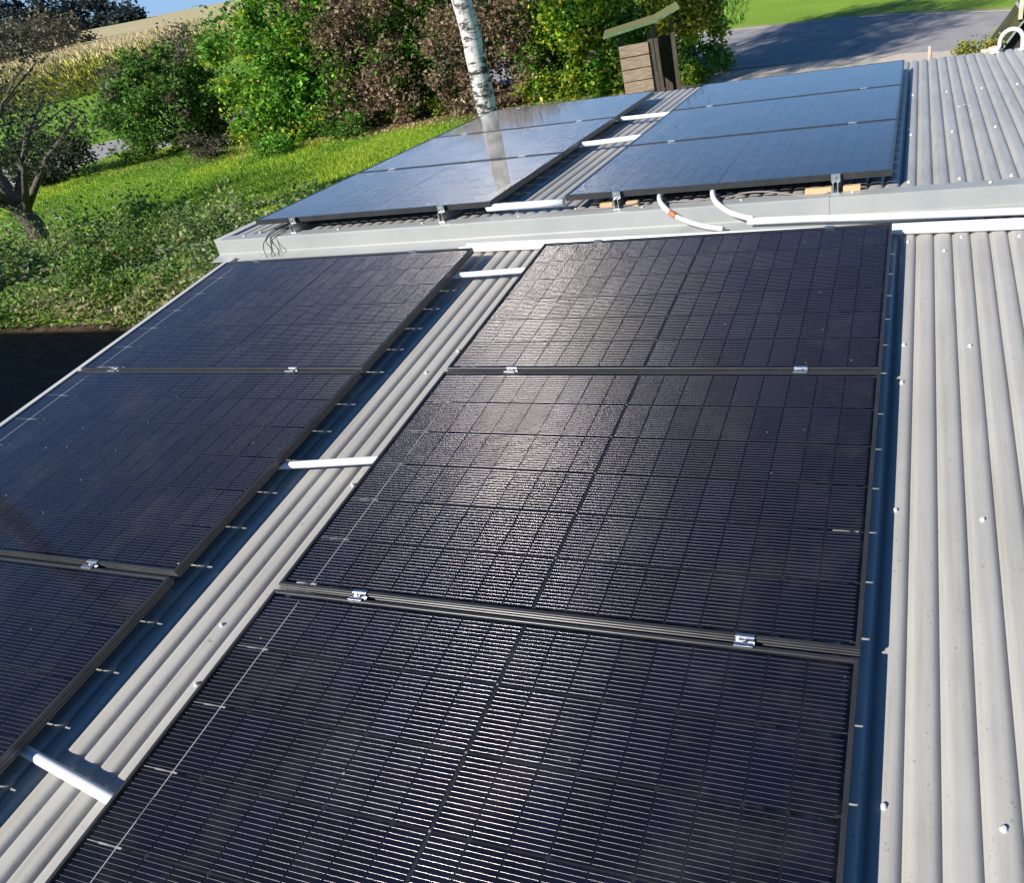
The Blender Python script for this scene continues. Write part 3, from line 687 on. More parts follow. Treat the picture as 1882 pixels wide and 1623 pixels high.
def shrub(name, pos, sx, sy, h, pal, n, size, label, group, box=False, nclump=None, rot=0, extra=None, cs=.3, cat='shrub', z0=.05, mats=None, jit=.22, r=.05):
    root = empty(name, Matrix.Translation(pos) @ Matrix.Rotation(rot, 4, 'Z'), label, cat, group)
    nclump = nclump or int(max(20, sx * h * 26))
    p, k_, c = clumped(n, sx, sy, h, nclump, box=box, csize=cs, z0=z0)
    tint = (1 + rng.uniform(-.25, .25, nclump))[k_][:, None]
    col = palette(n, *pal, jit) * tint
    if extra is not None:                                   # some clumps carry another pigment
        m_ = (rng.random(nclump) < extra[1])[k_]; col[m_] = palette(m_.sum(), *extra[0])
    leaf_mesh('foliage', p, size * rng.uniform(.6, 1.35, n), col, mats or M_LEAF, root)
    limb_set(root, h, r, 9, max(sx, sy) * .8)
    return root
HG = 'shrubs of the mixed hedge along the road'
hedge = [  # base px, base py, half width m, half depth, height, palette, leaves, box, label
    ((318, 290), 1.75, 1.35, 2.75, DKGREEN, 11000, False, 'broad dark green bush at the left end of the hedge, beside the grey road', (GREY, .12)),
    ((533, 262), 1.10, .95, 3.7, GREEN, 9000, True, 'tall green bush with yellowish leaves right of the broad dark bush', (YELGR, .28)),
    ((612, 246), .85, .95, 3.9, GREEN, 8000, True, 'bright green hedge shrub touching the first brown shrub', (YELGR, .12)),
    ((702, 232), 1.1, 1.0, 4.0, BROWN, 12000, True, 'brown leaved hedge shrub left of the birch, nearest the lawn', (GREEN, .14)),
    ((790, 212), .85, .80, 4.0, GREEN, 8500, True, 'dark green hedge shrub between the two brown ones, left of the birch', (DKGREEN, .4)),
    ((858, 209), .6, .85, 4.0, BROWN, 6500, True, 'narrow brown hedge shrub right behind the birch trunk', (GREY, .2)),
    ((940, 195), 1.0, .95, 3.9, BROWN, 11000, True, 'purplish brown hedge shrub just right of the birch', (GREY, .12)),
    ((1028, 180), .75, .85, 3.3, YELGR, 8500, True, 'yellow-green hedge shrub right of the brown ones', (GREEN, .35)),
    ((1108, 172), .85, .85, 2.25, YELGR, 8500, True, 'lower yellow-green hedge shrub left of the wooden shelter', (GREEN, .25)),
    ((1190, 162), .70, .70, 1.75, DKGREEN, 4000, True, 'dark hedge shrub behind the wooden shelter', None)]
for (px, py), sx, sy, h, pal, n, box, lab, ext in hedge:
    p = at(px, py); shrub('hedge_shrub', (p.x, p.y + .6, GZ), sx * 1.12, sy, h, pal, int(n * 1.6), .11 if pal is BROWN else .13, lab, HG, box=box, extra=ext, rot=R(12), cs=.33, jit=.35)
p = at(1286, 142); r_ = shrub('hedge_shrub', (p.x, p.y - .3, GZ), .66, .7, 3.1, YELGR, 10000, .11, 'tall bush beside the road with yellow leaves hanging over dark green', HG, box=True, cs=.28, jit=.3, extra=(DKGREEN, .35))
# its yellow upper leaves
n = 2600; q = np.stack([rng.normal(0.0, .36, n), rng.normal(-.72, .16, n), 1.2 + np.abs(rng.normal(0, .9, n))], 1)
leaf_mesh('yellow_foliage', q, .12 * rng.uniform(.6, 1.3, n), palette(n, *YELLOW), M_LEAF, r_)
tag(r_.children[-1], 'yellow autumn leaves')
# loose low plants at the foot of the hedge
for i, (px, py, w_, h, pal) in enumerate([(255, 300, .6, .7, DKGREEN), (395, 292, .8, .8, GREY), (480, 270, .7, 1.15, YELGR), (505, 285, .5, .5, GREEN), (640, 252, .6, .6, DKGREEN), (745, 222, .5, .6, GREEN), (825, 208, .5, .55, YELGR), (915, 198, .4, .4, GREY), (450, 262, .5, 1.3, GREY)]):
    p = at(px, py); shrub('low_plant', (p.x, p.y, GZ), w_, .5, h, pal, 1300, .085,
        ['low dark plant by the grey road at the hedge foot', 'greyish low plant under the broad dark bush', 'yellowish low plant in the gap after the broad bush', 'small green plant at the lawn edge below the gap', 'dark low plant left of the first brown shrub',
         'small green plant at the foot of the first brown shrub', 'yellow-green plant just left of the birch foot', 'tiny grey plant right of the birch foot', 'thin greyish plant in the hedge gap where the road shows'][i], 'low plants at the foot of the hedge', cs=.2, r=.015)
# dark bush beyond the path, left
p = at(100, 334); shrub('dark_bush', (p.x, p.y, GZ), 1.5, 1.0, 1.35, ([(.014, .03, .012), (.03, .05, .018), (.06, .07, .03)], (4, 3, 1)), 5000, .11, 'very dark low bush at the road edge behind the old fruit tree', None, cs=.3)
# thin young tree above the broad bush
def small_tree(name, pos, h, r, crown_r, pal, n, size, label, cat, z_crown, group=None, limbs=8, lean=(0, 0), trunk_name='trunk', tmat=None, cs=.25, nclump=None, mats=None, droop=0):
    root = empty(name, Matrix.Translation(pos), label, cat, group)
    b = MB(); tp = [Vector((lean[0] * t * t, lean[1] * t * t, h * .92 * t - .08)) + Vector((rnd.uniform(-1, 1), rnd.uniform(-1, 1), 0)) * r * .35 * (t > 0) for t in (0, .08, .2, .35, .5, .65, .8, 1)]
    b.tube(tp, [r * 1.35, r * 1.05, r * .95, r * .85, r * .7, r * .52, r * .34, r * .1], 12); b.build(trunk_name, tmat or M_BARK, root)
    lb = MB(); tips = []
    for i in range(limbs):
        t = rnd.uniform(z_crown / h, .9); base = tp[0].lerp(tp[-1], t); base = Vector((lean[0] * t * t, lean[1] * t * t, h * .92 * t)); a = i * 2.4 + rnd.uniform(-.3, .3); l = crown_r * rnd.uniform(.55, 1.0) * (1.15 - t * .6)
        mid = base + Vector((math.cos(a) * l * .5, math.sin(a) * l * .5, l * .45)); end = base + Vector((math.cos(a) * l, math.sin(a) * l, l * (.75 - droop)))
        rr = r * (1 - t) * .5 + .006; lb.tube([base, mid, end], [rr, rr * .6, rr * .2], 6); tips += [mid, end, mid.lerp(end, .5)]
        for s2 in range(3):
            a2 = a + rnd.uniform(-1, 1); e2 = mid + Vector((math.cos(a2) * l * .45, math.sin(a2) * l * .45, l * rnd.uniform(.0, .4))); lb.tube([mid, e2], [rr * .4, rr * .1], 5); tips.append(e2)
    lb.build('limb', M_BARK if tmat is None else tmat, root)
    tips = np.array([tuple(t) for t in tips]); k_ = rng.integers(0, len(tips), n)
    pp = tips[k_] + rng.normal(size=(n, 3)) * cs * np.array([1, 1, .9]); tint = (1 + rng.uniform(-.2, .2, len(tips)))[k_][:, None]
    leaf_mesh('crown', pp, size * rng.uniform(.6, 1.3, n), palette(n, *pal) * tint, mats or M_LEAF, root)
    return root
p = at(372, 268); small_tree('young_tree', (p.x, p.y + .9, GZ), 3.55, .055, .75, GREY, 700, .10, 'thin young tree with sparse leaves rising out of the broad dark bush', 'tree', 2.5, limbs=12, cs=.16)
# old fruit tree at the left edge
p = at(92, 458); small_tree('fruit_tree', (p.x, p.y, GZ), 3.3, .19, 2.5, ([(.045, .065, .03), (.09, .10, .05), (.15, .14, .09), (.03, .04, .02)], (4, 3, 2, 3)), 4200, .085, 'old dark fruit tree with thick leaning limbs at the left edge of the lawn', 'tree', .55, limbs=14, lean=(-.7, -.1), cs=.24)
# birch
def birch_bark():
    M = mat('birch_bark', (.7, .69, .66), .7); tc = N(M, 'ShaderNodeTexCoord'); mp = N(M, 'ShaderNodeMapping'); mp.inputs['Scale'].default_value = (2.2, 2.2, 5.0); L(M, tc.outputs['Object'], mp.inputs[0])
    n = N(M, 'ShaderNodeTexNoise', Scale=1.6, Detail=7, Roughness=.72); L(M, mp.outputs[0], n.inputs[0])
    L(M, ramp(M, n.outputs[0], [(.43, (.03, .028, .026)), (.475, (.28, .26, .25)), (.51, (.66, .65, .63)), (.8, (.78, .77, .75))]), M.node_tree.nodes['Principled BSDF'].inputs['Base Color'])
    bp = N(M, 'ShaderNodeBump', Strength=.6, Distance=.03); L(M, n.outputs[0], bp.inputs['Height']); L(M, bp.outputs[0], M.node_tree.nodes['Principled BSDF'].inputs['Normal']); return M
M_BIRCH = birch_bark()
p = atd(898, 198, 17.0); small_tree('birch_tree', (p.x, p.y, GZ), 13.5, .20, 2.6, YELGR, 9000, .085, 'white barked birch trunk with black scars standing in front of the hedge', 'tree', 6.6, limbs=26, lean=(-.15, .1), tmat=M_BIRCH, cs=.38, droop=.3)
# tall trees outside the left of the view, whose crowns shade the road
TALL = ([(.05, .11, .02), (.09, .15, .03)], (1, 1))
small_tree('tall_tree', (-15.4, 1.3, GZ), 24, .32, 3.6, TALL, 5200, .24, 'tall tree left of the view shading the far road', 'tree', 15.5, limbs=20, cs=.5, group='tall trees outside the left edge')
small_tree('tall_tree', (-15.6, 5.0, GZ), 24, .28, 3.4, TALL, 5600, .24, 'second tall tree left of the view, shading the meadow beyond the road', 'tree', 15.0, limbs=20, cs=.5, group='tall trees outside the left edge')

# rough growth between the lawn and the shade-darkened soil
def noise2(x, y, s, seed=0):
    r_ = np.random.default_rng(seed); out = np.zeros_like(x)
    for k_ in range(7):
        a = r_.uniform(0, 6.28); f = s * r_.uniform(.6, 1.7); out += np.sin((x * math.cos(a) + y * math.sin(a)) * f + r_.uniform(0, 6.28))
    return out / 7
n = 100000
bx = -20 + 17.3 * rng.random(n) ** .8; by = rng.uniform(5.72, 11.3, n)
edge = 9.3 + 1.2 * noise2(bx, by * 0, .9, 3) + np.clip((-bx - 9) * .12, -.3, 1.3)
keep = by < edge; bx, by = bx[keep], by[keep]; n = len(bx)
hh = (.16 + .42 * (noise2(bx, by, 1.9, 5) + .55) + .22 * noise2(bx, by, 5.0, 6)) * np.clip((edge[keep] - by) * 1.2 + .15, .1, 1); hh = np.clip(hh, .05, .9)
bz = GZ + hh * (1 - rng.random(n) ** 2 * .8)
zone = noise2(bx, by, 1.1, 9) + rng.normal(0, .15, n)
cA = palette(n, [(.14, .25, .045), (.09, .18, .03), (.24, .33, .07)], (1, 1, 1)); cB = palette(n, [(.42, .36, .22), (.30, .28, .14), (.20, .22, .08)], (1, 1, 1)); cC = palette(n, [(.20, .29, .18), (.28, .37, .25), (.10, .16, .08)], (1, 1, 1))
col = np.where((zone > .28)[:, None], cB, np.where((zone < -.22)[:, None], cC, cA))
o = leaf_mesh('bramble_undergrowth', np.stack([bx, by, bz], 1), .075 * rng.uniform(.5, 1.4, n), col, M_LEAF)
tag(o, 'tangled brambles and weeds left of the near roof', 'undergrowth', kind='stuff')
# bramble bushes standing in the rough growth
BR = ([(.10, .20, .03), (.06, .13, .02), (.17, .26, .06), (.27, .24, .11)], (3, 3, 2, 1)); BR2 = ([(.14, .23, .07), (.23, .29, .10), (.07, .12, .035)], (1, 1, 1))
for i, (x, y, w_, h, pl, lb) in enumerate([(-4.6, 7.1, .7, 1.15, BR, 'bramble bush right beside the left roof edge'), (-6.2, 8.1, .8, 1.2, BR, 'bramble bush below the left end of the roof step'), (-6.9, 6.9, .7, .9, BR2, 'pale bramble bush at the edge of the shaded soil'),
        (-8.4, 7.9, .9, 1.1, BR2, 'greyish bramble bush in the middle of the rough growth'), (-9.4, 6.8, .8, .85, BR, 'low bramble bush at the shaded soil farther left'), (-10.6, 8.4, 1.0, 1.15, BR, 'wide bramble bush right of the old fruit tree'),
        (-12.0, 7.0, .9, .7, BR2, 'pale bramble bush near the left picture edge'), (-13.4, 7.9, .9, .55, BR, 'bramble bush at the foot of the old fruit tree')]):
    shrub('bramble_bush', (x, y, GZ), w_, w_ * .8, h, pl, 4600, .060, lb, 'bramble bushes beside the shed', cs=.24, r=.015, jit=.35)
# taller sprigs
ns_ = 260; sx_ = rng.uniform(-17, -3.2, ns_); sy_ = rng.uniform(6.15, 9.4, ns_); sh_ = rng.uniform(.35, 1.05, ns_); k_ = rng.integers(0, ns_, 13000); t_ = rng.random(13000)
P_ = np.stack([sx_[k_] + rng.normal(0, .09, 13000) + t_ * rng.normal(0, .12, ns_)[k_], sy_[k_] + rng.normal(0, .09, 13000), GZ + .15 + t_ * sh_[k_]], 1)
o = leaf_mesh('weed_sprigs', P_, .07 * rng.uniform(.5, 1.4, 13000), palette(13000, [(.16, .27, .05), (.30, .34, .10), (.22, .30, .17), (.34, .28, .15)], (3, 2, 2, 1)) * (1 + rng.uniform(-.3, .3, ns_))[k_][:, None], M_LEAF)
tag(o, 'taller weed sprigs rising out of the brambles', 'weeds', kind='stuff')
# dry stems sticking out
n = 1500; bx = rng.uniform(-17, -3.5, n); by = rng.uniform(6.3, 9.8, n); d_ = rng.normal(size=(n, 3)) * .5; d_[:, 2] = 1
o = leaf_mesh('dry_stems', np.stack([bx, by, np.full(n, GZ + .36)], 1), .5 * rng.uniform(.4, 1.3, n), palette(n, [(.36, .29, .19), (.25, .2, .13), (.18, .2, .08)], (1, 1, 1)), M_LEAFD, dirs=d_, aspect=.022, fold=0)
tag(o, 'thin dry stems standing in the brambles', 'stems', kind='stuff')
# grass blades on the lawn and on the far verge
n = 120000; gx = rng.uniform(-24, -4.5, n); gy = rng.uniform(7.8, 19.6, n)
up_ = rng.normal(size=(n, 3)) * .38; up_[:, 2] = 1; hgt = .062 * rng.uniform(.5, 1.7, n) * (1 + .5 * noise2(gx, gy, 1.4, 21))
pn = .6 * noise2(gx, gy, .8, 31) + .5 * noise2(gx, gy, 2.6, 33) + rng.normal(0, .16, n)
col = np.where((pn > .15)[:, None], palette(n, [(.36, .43, .035), (.31, .43, .04)], (1, 1)), palette(n, [(.17, .33, .03), (.23, .38, .04), (.08, .18, .02)], (1, 1, 1)))
o = leaf_mesh('lawn_grass', np.stack([gx, gy, GZ + hgt * .4], 1), hgt, col, M_LEAF, dirs=up_, aspect=.28); tag(o, 'short bright green lawn grass', 'grass', kind='stuff')
n = 45000; rr_ = rng.uniform(30, 72, n); aa = np.radians(rng.uniform(-64, -8, n)); gx, gy = rr_ * np.sin(aa), rr_ * np.cos(aa)
fx = np.interp(gx, [p[0] for p in farR], [p[1] for p in farR]) + .5; keep = (gy > fx); gx, gy = gx[keep], gy[keep]; n = len(gx)
up_ = rng.normal(size=(n, 3)) * .4; up_[:, 2] = 1; hgt = .22 * rng.uniform(.5, 1.6, n)
o = leaf_mesh('meadow_grass', np.stack([gx, gy, GZ + .08 + 0 * gx], 1), hgt, palette(n, [(.15, .29, .04), (.12, .24, .03), (.22, .33, .06)], (2, 1, 1)), M_LEAF, dirs=up_, aspect=.35); tag(o, 'green meadow grass beyond the road', 'grass', kind='stuff')
# fallen leaves
n = 3500; t = rng.random(n); gx = -14.5 + 10 * t; gy = np.interp(gx, [-16, -12.6, -10.6, -8, -5], [17.3, 18.2, 18.7, 18.7, 18.2]) + rng.normal(0, .45, n)
o = leaf_mesh('fallen_leaves', np.stack([gx, gy, np.full(n, GZ + .04)], 1), .08 * rng.uniform(.6, 1.4, n), palette(n, [(.33, .20, .11), (.42, .31, .2), (.2, .12, .08)], (1, 1, 1)), M_LEAFD); tag(o, 'brown fallen leaves along the foot of the hedge', 'fallen leaves', kind='stuff')

# maize field: plants at its near edge, tassel-coloured canopy going over the hill
n = 42000; aa = np.radians(rng.uniform(-66, -33, n)); u = rng.random(n) ** 1.6; rr_ = 66 + 6 * np.clip((np.degrees(aa) + 55) / 9, 0, 2) + u * 42
gx, gy = rr_ * np.sin(aa), rr_ * np.cos(aa); hz = rng.random(n) ** .8 * 2.15
tz = np.array([terrain(a_, b_) for a_, b_ in zip(gx, gy)])
up_ = rng.normal(size=(n, 3)) * .55; up_[:, 2] = 1
tan = palette(n, [(.50, .40, .21), (.42, .33, .17), (.58, .47, .28)], (2, 2, 1)); yg = palette(n, [(.46, .46, .07), (.28, .34, .05), (.62, .54, .13), (.15, .18, .04)], (2, 2, 1, 1)); br = palette(n, [(.17, .12, .07), (.25, .18, .11)], (1, 1))
s_ = hz / 2.15 + rng.normal(0, .22, n) + u * .8; col = np.where((s_ > .95)[:, None], tan, np.where((rng.random(n) < .25)[:, None], br, yg))
o = leaf_mesh('maize_plants', np.stack([gx, gy, tz + hz], 1), .62 * rng.uniform(.5, 1.4, n), col, M_LEAFD, dirs=up_, aspect=.16); tag(o, 'dry yellowing maize plants at the near edge of the field', 'maize', kind='stuff')
b = MB(); AZ = [-70 + i * 1.5 for i in range(30)]; RR = [86, 100, 120, 145, 175, 205, 235, 255, 264, 275, 300]
M_MAIZE = noisy('maize_tassels', (.36, .32, .15), (.50, .42, .23), .35, .9, 0, 8, .9, 2.0)
for r in RR:
    for a in AZ:
        x, y = r * math.sin(R(a)), r * math.cos(R(a)); b.v.append((x, y, terrain(x, y) + 1.95 - (1.6 if r > 270 else 0)))
for i in range(len(RR) - 1):
    for j in range(len(AZ) - 1):
        b.f.append((i * len(AZ) + j, (i + 1) * len(AZ) + j, (i + 1) * len(AZ) + j + 1, i * len(AZ) + j + 1)); b.mi.append(0); b.sm.append(True)
tag(b.build('maize_field', M_MAIZE), kind='structure')
# brownish trees standing at the field's edge, then the dark wood on the skyline
def far_tree(name, pos, w_, h, pal, n, size, label, group, z0):
    root = empty(name, Matrix.Translation(pos), label, 'tree', group)
    p_, k_, c = clumped(n, w_, w_, h, 26, csize=w_ * .32, z0=z0); tint = (1 + rng.uniform(-.2, .2, 26))[k_][:, None]
    leaf_mesh('crown', p_, size * rng.uniform(.6, 1.3, n), palette(n, *pal) * tint, M_LEAFD, root)
    b = MB(); b.tube([(0, 0, -.3), (.1, 0, h * .4), (0, 0, h * .75)], [w_ * .09, w_ * .06, w_ * .02], 7)
    for i in range(5):
        a = i * 1.3; b.tube([(0, 0, h * .35), (math.cos(a) * w_ * .4, math.sin(a) * w_ * .4, h * .6)], [w_ * .03, w_ * .01], 5)
    b.build('trunk', M_BARK, root)
for i, (az, D, w_, h) in enumerate([(-50.6, 128, 3.0, 4.7), (-52.0, 118, 3.2, 5.4), (-53.6, 108, 3.2, 5.6), (-55.4, 112, 3.6, 6.2), (-57.5, 104, 3.6, 6.0), (-60, 106, 3.6, 6.2), (-62.5, 100, 3.6, 6.0)]):
    x, y = CW.x + D * math.sin(R(az)), CW.y + D * math.cos(R(az))
    far_tree('field_tree', (x, y, terrain(x, y)), w_, h, GREY, 2600, .42,
        ['rightmost brownish tree at the edge of the maize field', 'second brownish tree from the right beside the maize', 'third brownish tree from the right beside the maize', 'fourth brownish tree from the right, near the left picture edge', 'brownish tree just outside the left edge, first', 'brownish tree outside the left edge, second', 'brownish tree outside the left edge, third'][i], 'brownish trees beside the maize field', .4)
HAZY_WOOD = ([(.020, .034, .040), (.03, .05, .05), (.045, .06, .045)], (3, 2, 1))  # bluish tint puts the haze of distance into the leaf colours
for i in range(13):
    az = -47.6 - i * 1.25; D = 246 + rnd.uniform(-5, 5); h = [5.0, 7.6, 9.4, 10.4][min(i, 3)] + rnd.uniform(-.4, .5)
    x, y = CW.x + D * math.sin(R(az)), CW.y + D * math.cos(R(az))
    far_tree('wood_tree', (x, y, terrain(x, y)), 4.2 + rnd.uniform(0, .8), h, HAZY_WOOD, 2600, .95, 'dark tree number %s from the right end of the distant wood' % ['one', 'two', 'three', 'four', 'five', 'six', 'seven', 'eight', 'nine', 'ten', 'eleven', 'twelve', 'thirteen'][i], 'dark trees of the wood on the skyline', .3)

# ---------------------------------------------------------------- wooden shelter by the hedge
M_PALE = noisy('pale_boards', (.26, .18, .13), (.50, .37, .28), 5, .8, 0, 8, .4, 18, stretch=(1, 1, 9))
M_OLD = noisy('weathered_wood', (.055, .042, .032), (.13, .105, .085), 6, .85, 0, 8, .4, 18, stretch=(8, 8, 1))
M_MOSS = noisy('mossy_felt', (.10, .12, .03), (.19, .12, .06), 3.2, .9, 0, 8, .5, 20, mid=(.13, .15, .04))
M_GREENB = noisy('green_painted_edge', (.06, .13, .075), (.20, .27, .14), 6, .6)
A0 = atd(1150, 163, 15); A1 = atd(1249, 156, 15); ex = Vector((A1.x - A0.x, A1.y - A0.y, 0)); WD = ex.length; ex.normalize(); ang = math.atan2(ex.y, ex.x)
HT = Matrix.Translation((A0.x, A0.y, GZ)) @ Matrix.Rotation(ang, 4, 'Z')
root = empty('wooden_shelter', HT, 'small open wooden shelter with pale boards and a green-edged mossy roof', 'shelter')
bt = atd(1163, 79, 15).z - GZ; print('shelter', WD, bt)
pw_ = WD * .52; nb = 9; bh = (bt - .05) / nb
for i in range(nb):
    b = MB(); z0 = .05 + i * bh; b.box((-.01 + rnd.uniform(-.006, .006), -.012 + rnd.uniform(-.004, .004), z0), (pw_ + rnd.uniform(-.012, .012), .013, z0 + bh - .016)); b.build('board', M_PALE, root, bevel=.002)
for x in (.012, pw_ + .11, WD - .05):
    b = MB(); b.box((x, .03, -.02), (x + .07, .10, bt + (.28 if x > .1 else .08))); b.build('post', M_OLD, root)
for x in (.02, WD - .05):
    b = MB(); b.box((x, .72, -.02), (x + .07, .79, bt + .1)); b.build('post', M_OLD, root)
b = MB(); b.box((pw_ + .005, .020, .10), (pw_ + .10, .034, bt + .16)); b.box((pw_ + .0, .74, 0), (pw_ + .2, .76, bt - .02)); b.build('back_board', M_OLD, root)
b = MB(); b.box((pw_ + .21, .765, 0), (WD - .03, .785, bt - .05)); b.box((WD - .028, .12, 0), (WD - .01, .70, bt - .1)); b.build('back_board', M_OLD, root)
for z in (.35, .75): 
    b = MB(); b.box((pw_ + .1, .05, z), (WD, .5, z + .02)); b.build('shelf', M_OLD, root)
# roof: kinked slab rising to the right
HI = HT.inverted()
def hp(px, py, D=14.85): return HI @ atd(px, py, D)
r0, r1, r2 = hp(1108, 68), hp(1206, 36), hp(1248, 11)
f = [(r0.x, r0.z), (r1.x, r1.z), (r2.x, r2.z)]; yf, yb = -.14, .95
b = MB()
for (x0, z0), (x1, z1) in zip(f, f[1:]):
    b.quad([(x0, yf, z0), (x1, yf, z1), (x1, yb, z1 + .0), (x0, yb, z0)], 0)
    b.quad([(x0, yb, z0 - .03), (x1, yb, z1 - .03), (x1, yf, z1 - .03), (x0, yf, z0 - .03)], 0)
    b.quad([(x0, yb, z0 - .03), (x0, yb, z0), (x1, yb, z1), (x1, yb, z1 - .03)], 0)
    b.quad([(x0, yf, z0 - .03), (x1, yf, z1 - .03), (x1, yf, z1), (x0, yf, z0)], 0)
rf = b.build('roof', M_MOSS, root)
b = MB()
for (x0, z0), (x1, z1) in zip(f, f[1:]):
    b.quad([(x0, yf - .012, z0 - .034), (x1, yf - .012, z1 - .034), (x1, yf - .012, z1 + .006), (x0, yf - .012, z0 + .006)], 0)
    b.quad([(x1, yf - .003, z1 - .034), (x0, yf - .003, z0 - .034), (x0, yf - .003, z0 + .006), (x1, yf - .003, z1 + .006)], 0)
b.build('edge_trim', M_GREENB, rf)

# ---------------------------------------------------------------- mossy gabled hut at the right edge
M_MOSSY = noisy('mossy_boards', (.016, .018, .009), (.085, .095, .035), 4, .9, 0, 8, .6, 24, stretch=(1, 4, 1))
M_HUTW = noisy('dark_stained_boards', (.030, .020, .022), (.06, .042, .042), 4, .8, stretch=(6, 1, 1), bump=.3)
M_CREAM = noisy('cream_paint', (.60, .57, .40), (.70, .66, .5), 5, .6)
E0 = atd(1822, 88, 12.0); AP = atd(1877, 16, 12.0)
root = empty('gabled_hut', Matrix.Translation((E0.x, E0.y, GZ)), 'dark gabled hut with a mossy sloping roof board at the upper right corner', 'hut')
ez = E0.z - GZ; ax, az_ = AP.x - E0.x, AP.z - GZ
sl_ = Vector((ax, 0, az_ - ez)); l_ = sl_.length; sl_.normalize(); nrm = Vector((-sl_.z, 0, sl_.x))
# barge/roof slab: left slope seen from its underside edge
b = MB(); b.obox(Vector((0, .20, ez)) + sl_ * l_ * .5, sl_ * (l_ * .5 + .06), Vector((0, .27, 0)), nrm * .018); b.build('roof_slope', M_MOSSY, root)
b = MB(); b.obox(Vector((.03, -.075, ez - .035)) + sl_ * l_ * .5, sl_ * (l_ * .5 + .05), Vector((0, .014, 0)), nrm * .052); b.build('barge_board', M_MOSSY, root)
b = MB(); b.obox(Vector((.05, -.094, ez - .105)) + sl_ * l_ * .5, sl_ * (l_ * .5 + .0), Vector((0, .008, 0)), nrm * .012); b.build('trim_strip', M_FLASH, root)
sr = Vector((-sl_.x, 0, sl_.z)) * -1; sr = Vector((sl_.x, 0, -sl_.z)); nr = Vector((sl_.z, 0, sl_.x))
b = MB(); b.obox(Vector((ax, .20, az_)) + sr * l_ * .5, sr * (l_ * .5 + .03), Vector((0, .27, 0)), nr * .018); b.build('roof_slope', M_FLASH, root)
b = MB(); b.obox(Vector((ax, -.075, az_ - .05)) + sr * l_ * .5, sr * (l_ * .5), Vector((0, .014, 0)), nr * .02); b.build('barge_board', M_TRIM, root)
b = MB(); b.quad([(.04, 0, 0), (2 * ax, 0, 0), (2 * ax, 0, ez - .05), (ax, 0, az_ - .05), (.04, 0, ez - .05)]); b.quad([(.04, 0, 0), (.04, 0, ez - .05), (.04, 0.45, ez - .05), (.04, .45, 0)]); b.quad([(2 * ax, 0, 0), (2 * ax, .45, 0), (2 * ax, 0.45, ez - .05), (2 * ax, 0, ez - .05)]); b.quad([(.04, .45, 0), (.04, 0.45, ez - .05), (ax, .45, az_ - .05), (2 * ax, 0.45, ez - .05), (2 * ax, .45, 0)])
b.build('wall', M_HUTW, root)
b = MB(); b.box((ax - .035, -.13, az_ - .10), (ax + .015, -.10, az_ + .14)); b.build('finial', M_CREAM, root)
# pale box, stones, weeds and marker stick between the roof end and the road
p = atd(1811, 90, 11.2); b = MB(); b.box((-.05, -.05, 0), (.05, .05, p.z - GZ)); tag(b.build('marker_post', M_CREAM, None, Matrix.Translation((p.x, p.y, GZ)), bevel=.004), 'short cream post among the weeds beside the dark hut', 'post')
p = atd(1709, 84, 19.0); b = MB(); b.tube([(0, 0, -.02), (.01, 0, (p.z - GZ) * .6), (0, 0, p.z - GZ)], [.045, .04, .03], 8); M_PINK = mat('pinkish_stake', (.62, .42, .35), .7); tag(b.build('stake', M_PINK, None, Matrix.Translation((p.x, p.y, GZ))), 'pinkish stake standing on the pale gravel by the road', 'stake')
def stone(px, py, D, s_, label):
    p = atd(px, py, D); bm = bmesh.new(); bmesh.ops.create_icosphere(bm, subdivisions=2, radius=1)
    for v in bm.verts: v.co = Vector((v.co.x * s_, v.co.y * s_ * .8, v.co.z * s_ * .6)) * (1 + rnd.uniform(-.13, .13))
    me = bpy.data.meshes.new('stone'); bm.to_mesh(me); bm.free(); me.materials.append(M_STONE); o = bpy.data.objects.new('stone', me); S.collection.objects.link(o); o.location = (p.x, p.y, p.z); tag(o, label, 'stone')
M_STONE = noisy('sandstone', (.42, .33, .27), (.60, .50, .43), 12, .85, bump=.3)
q = FAR @ Vector((2.44, 3.93, CREST + .012)); px_ = None
bm = bmesh.new(); bmesh.ops.create_icosphere(bm, subdivisions=3, radius=1)
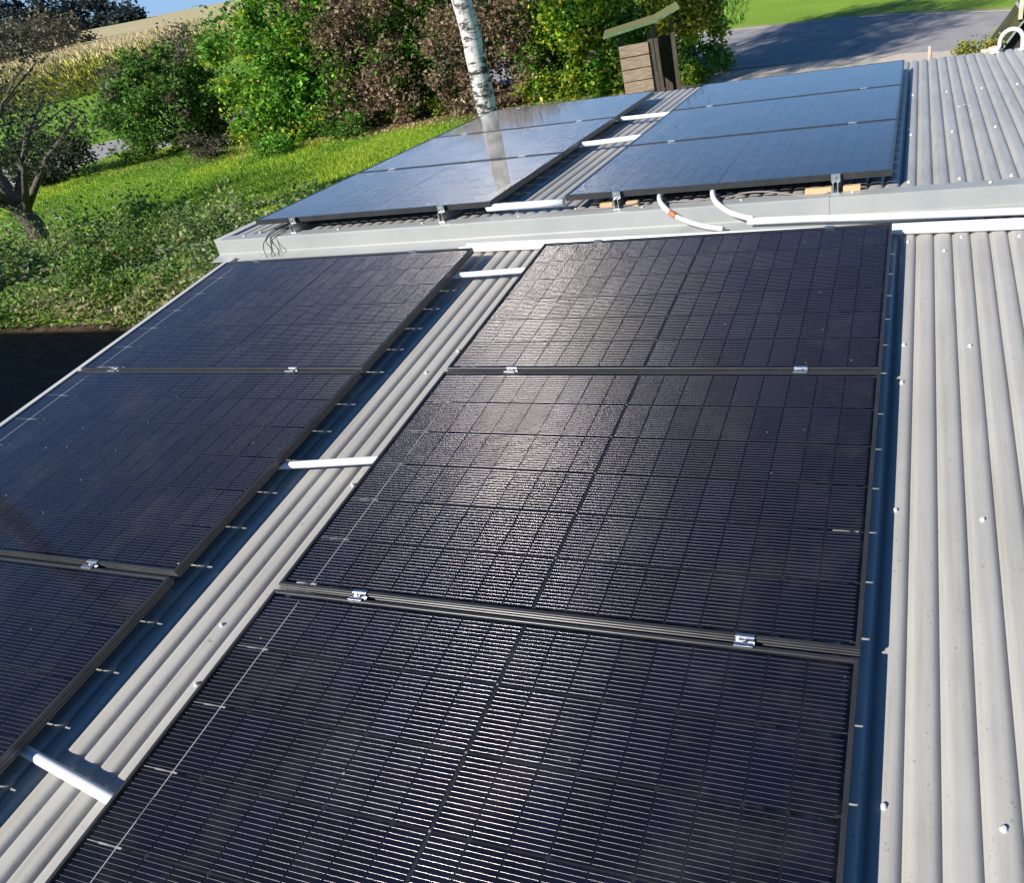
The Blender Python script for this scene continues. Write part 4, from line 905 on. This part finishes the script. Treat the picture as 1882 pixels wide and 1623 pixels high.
for v in bm.verts: v.co = Vector((v.co.x * .052, v.co.y * .04, v.co.z * .03)) * (1 + .12 * math.sin(v.co.x * 5 + v.co.y * 7) + rnd.uniform(-.03, .03))
me = bpy.data.meshes.new('stone'); bm.to_mesh(me); bm.free(); me.materials.append(M_STONE); o = bpy.data.objects.new('stone', me); S.collection.objects.link(o); o.location = q; tag(o, 'pinkish stone lying on the far roof edge left of the white hoop', 'stone')
# weeds beside the hut
p = atd(1788, 104, 11.6); shrub('weed_bush', (p.x, p.y + .3, GZ), .40, .40, p.z - GZ + .27, ([(.24, .25, .04), (.16, .19, .04), (.34, .30, .08)], (1, 1, 1)), 6500, .05, 'yellowish weeds between the pale gravel and the dark hut', None, cs=.16, r=.02)

# ---------------------------------------------------------------- house outside the left of the view: its shade falls on soil already darkened for that shade
M_RENDER = noisy('house_render', (.55, .53, .48), (.64, .62, .57), 2, .85, bump=.2)
M_TILE = noisy('clay_tiles', (.22, .09, .06), (.34, .15, .10), 6, .8, bump=.4)
root = empty('house', Matrix.Translation((-15, -3.6, GZ)), 'rendered two storey house outside the left edge of the view', 'house')
b = MB(); b.box((-8, -2.7, 0), (7.4, 2.7, 5.75)); b.build('wall', M_RENDER, root)
b = MB(); hx0, hx1 = -8.4, 7.8
for s_ in (1, -1):
    b.quad([(hx0, s_ * 3.0, 5.6), (hx1, s_ * 3.0, 5.6), (hx1, 0, 8.0), (hx0, 0, 8.0)]); b.quad([(hx0, s_ * 3.0, 5.75), (hx1, s_ * 3.0, 5.75), (hx1, 0, 8.15), (hx0, 0, 8.15)])
b.quad([(7.4, -2.7, 5.75), (7.4, 2.7, 5.75), (7.4, 0, 7.9)]); b.quad([(-8, 2.7, 5.75), (-8, -2.7, 5.75), (-8, 0, 7.9)])
b.build('roof', M_TILE, root)
M_PANE = mat('window_pane', (.03, .035, .04), .08)
for x in (-5.5, -2, 1.5, 5):
    for z in (1.0, 3.7):
        b = MB(); b.box((x - .55, 2.70, z), (x + .55, 2.73, z + 1.2)); wf = b.build('window', M_WHITE, root); b = MB(); b.box((x - .48, 2.731, z + .07), (x + .48, 2.737, z + 1.13)); b.build('pane', M_PANE, wf)
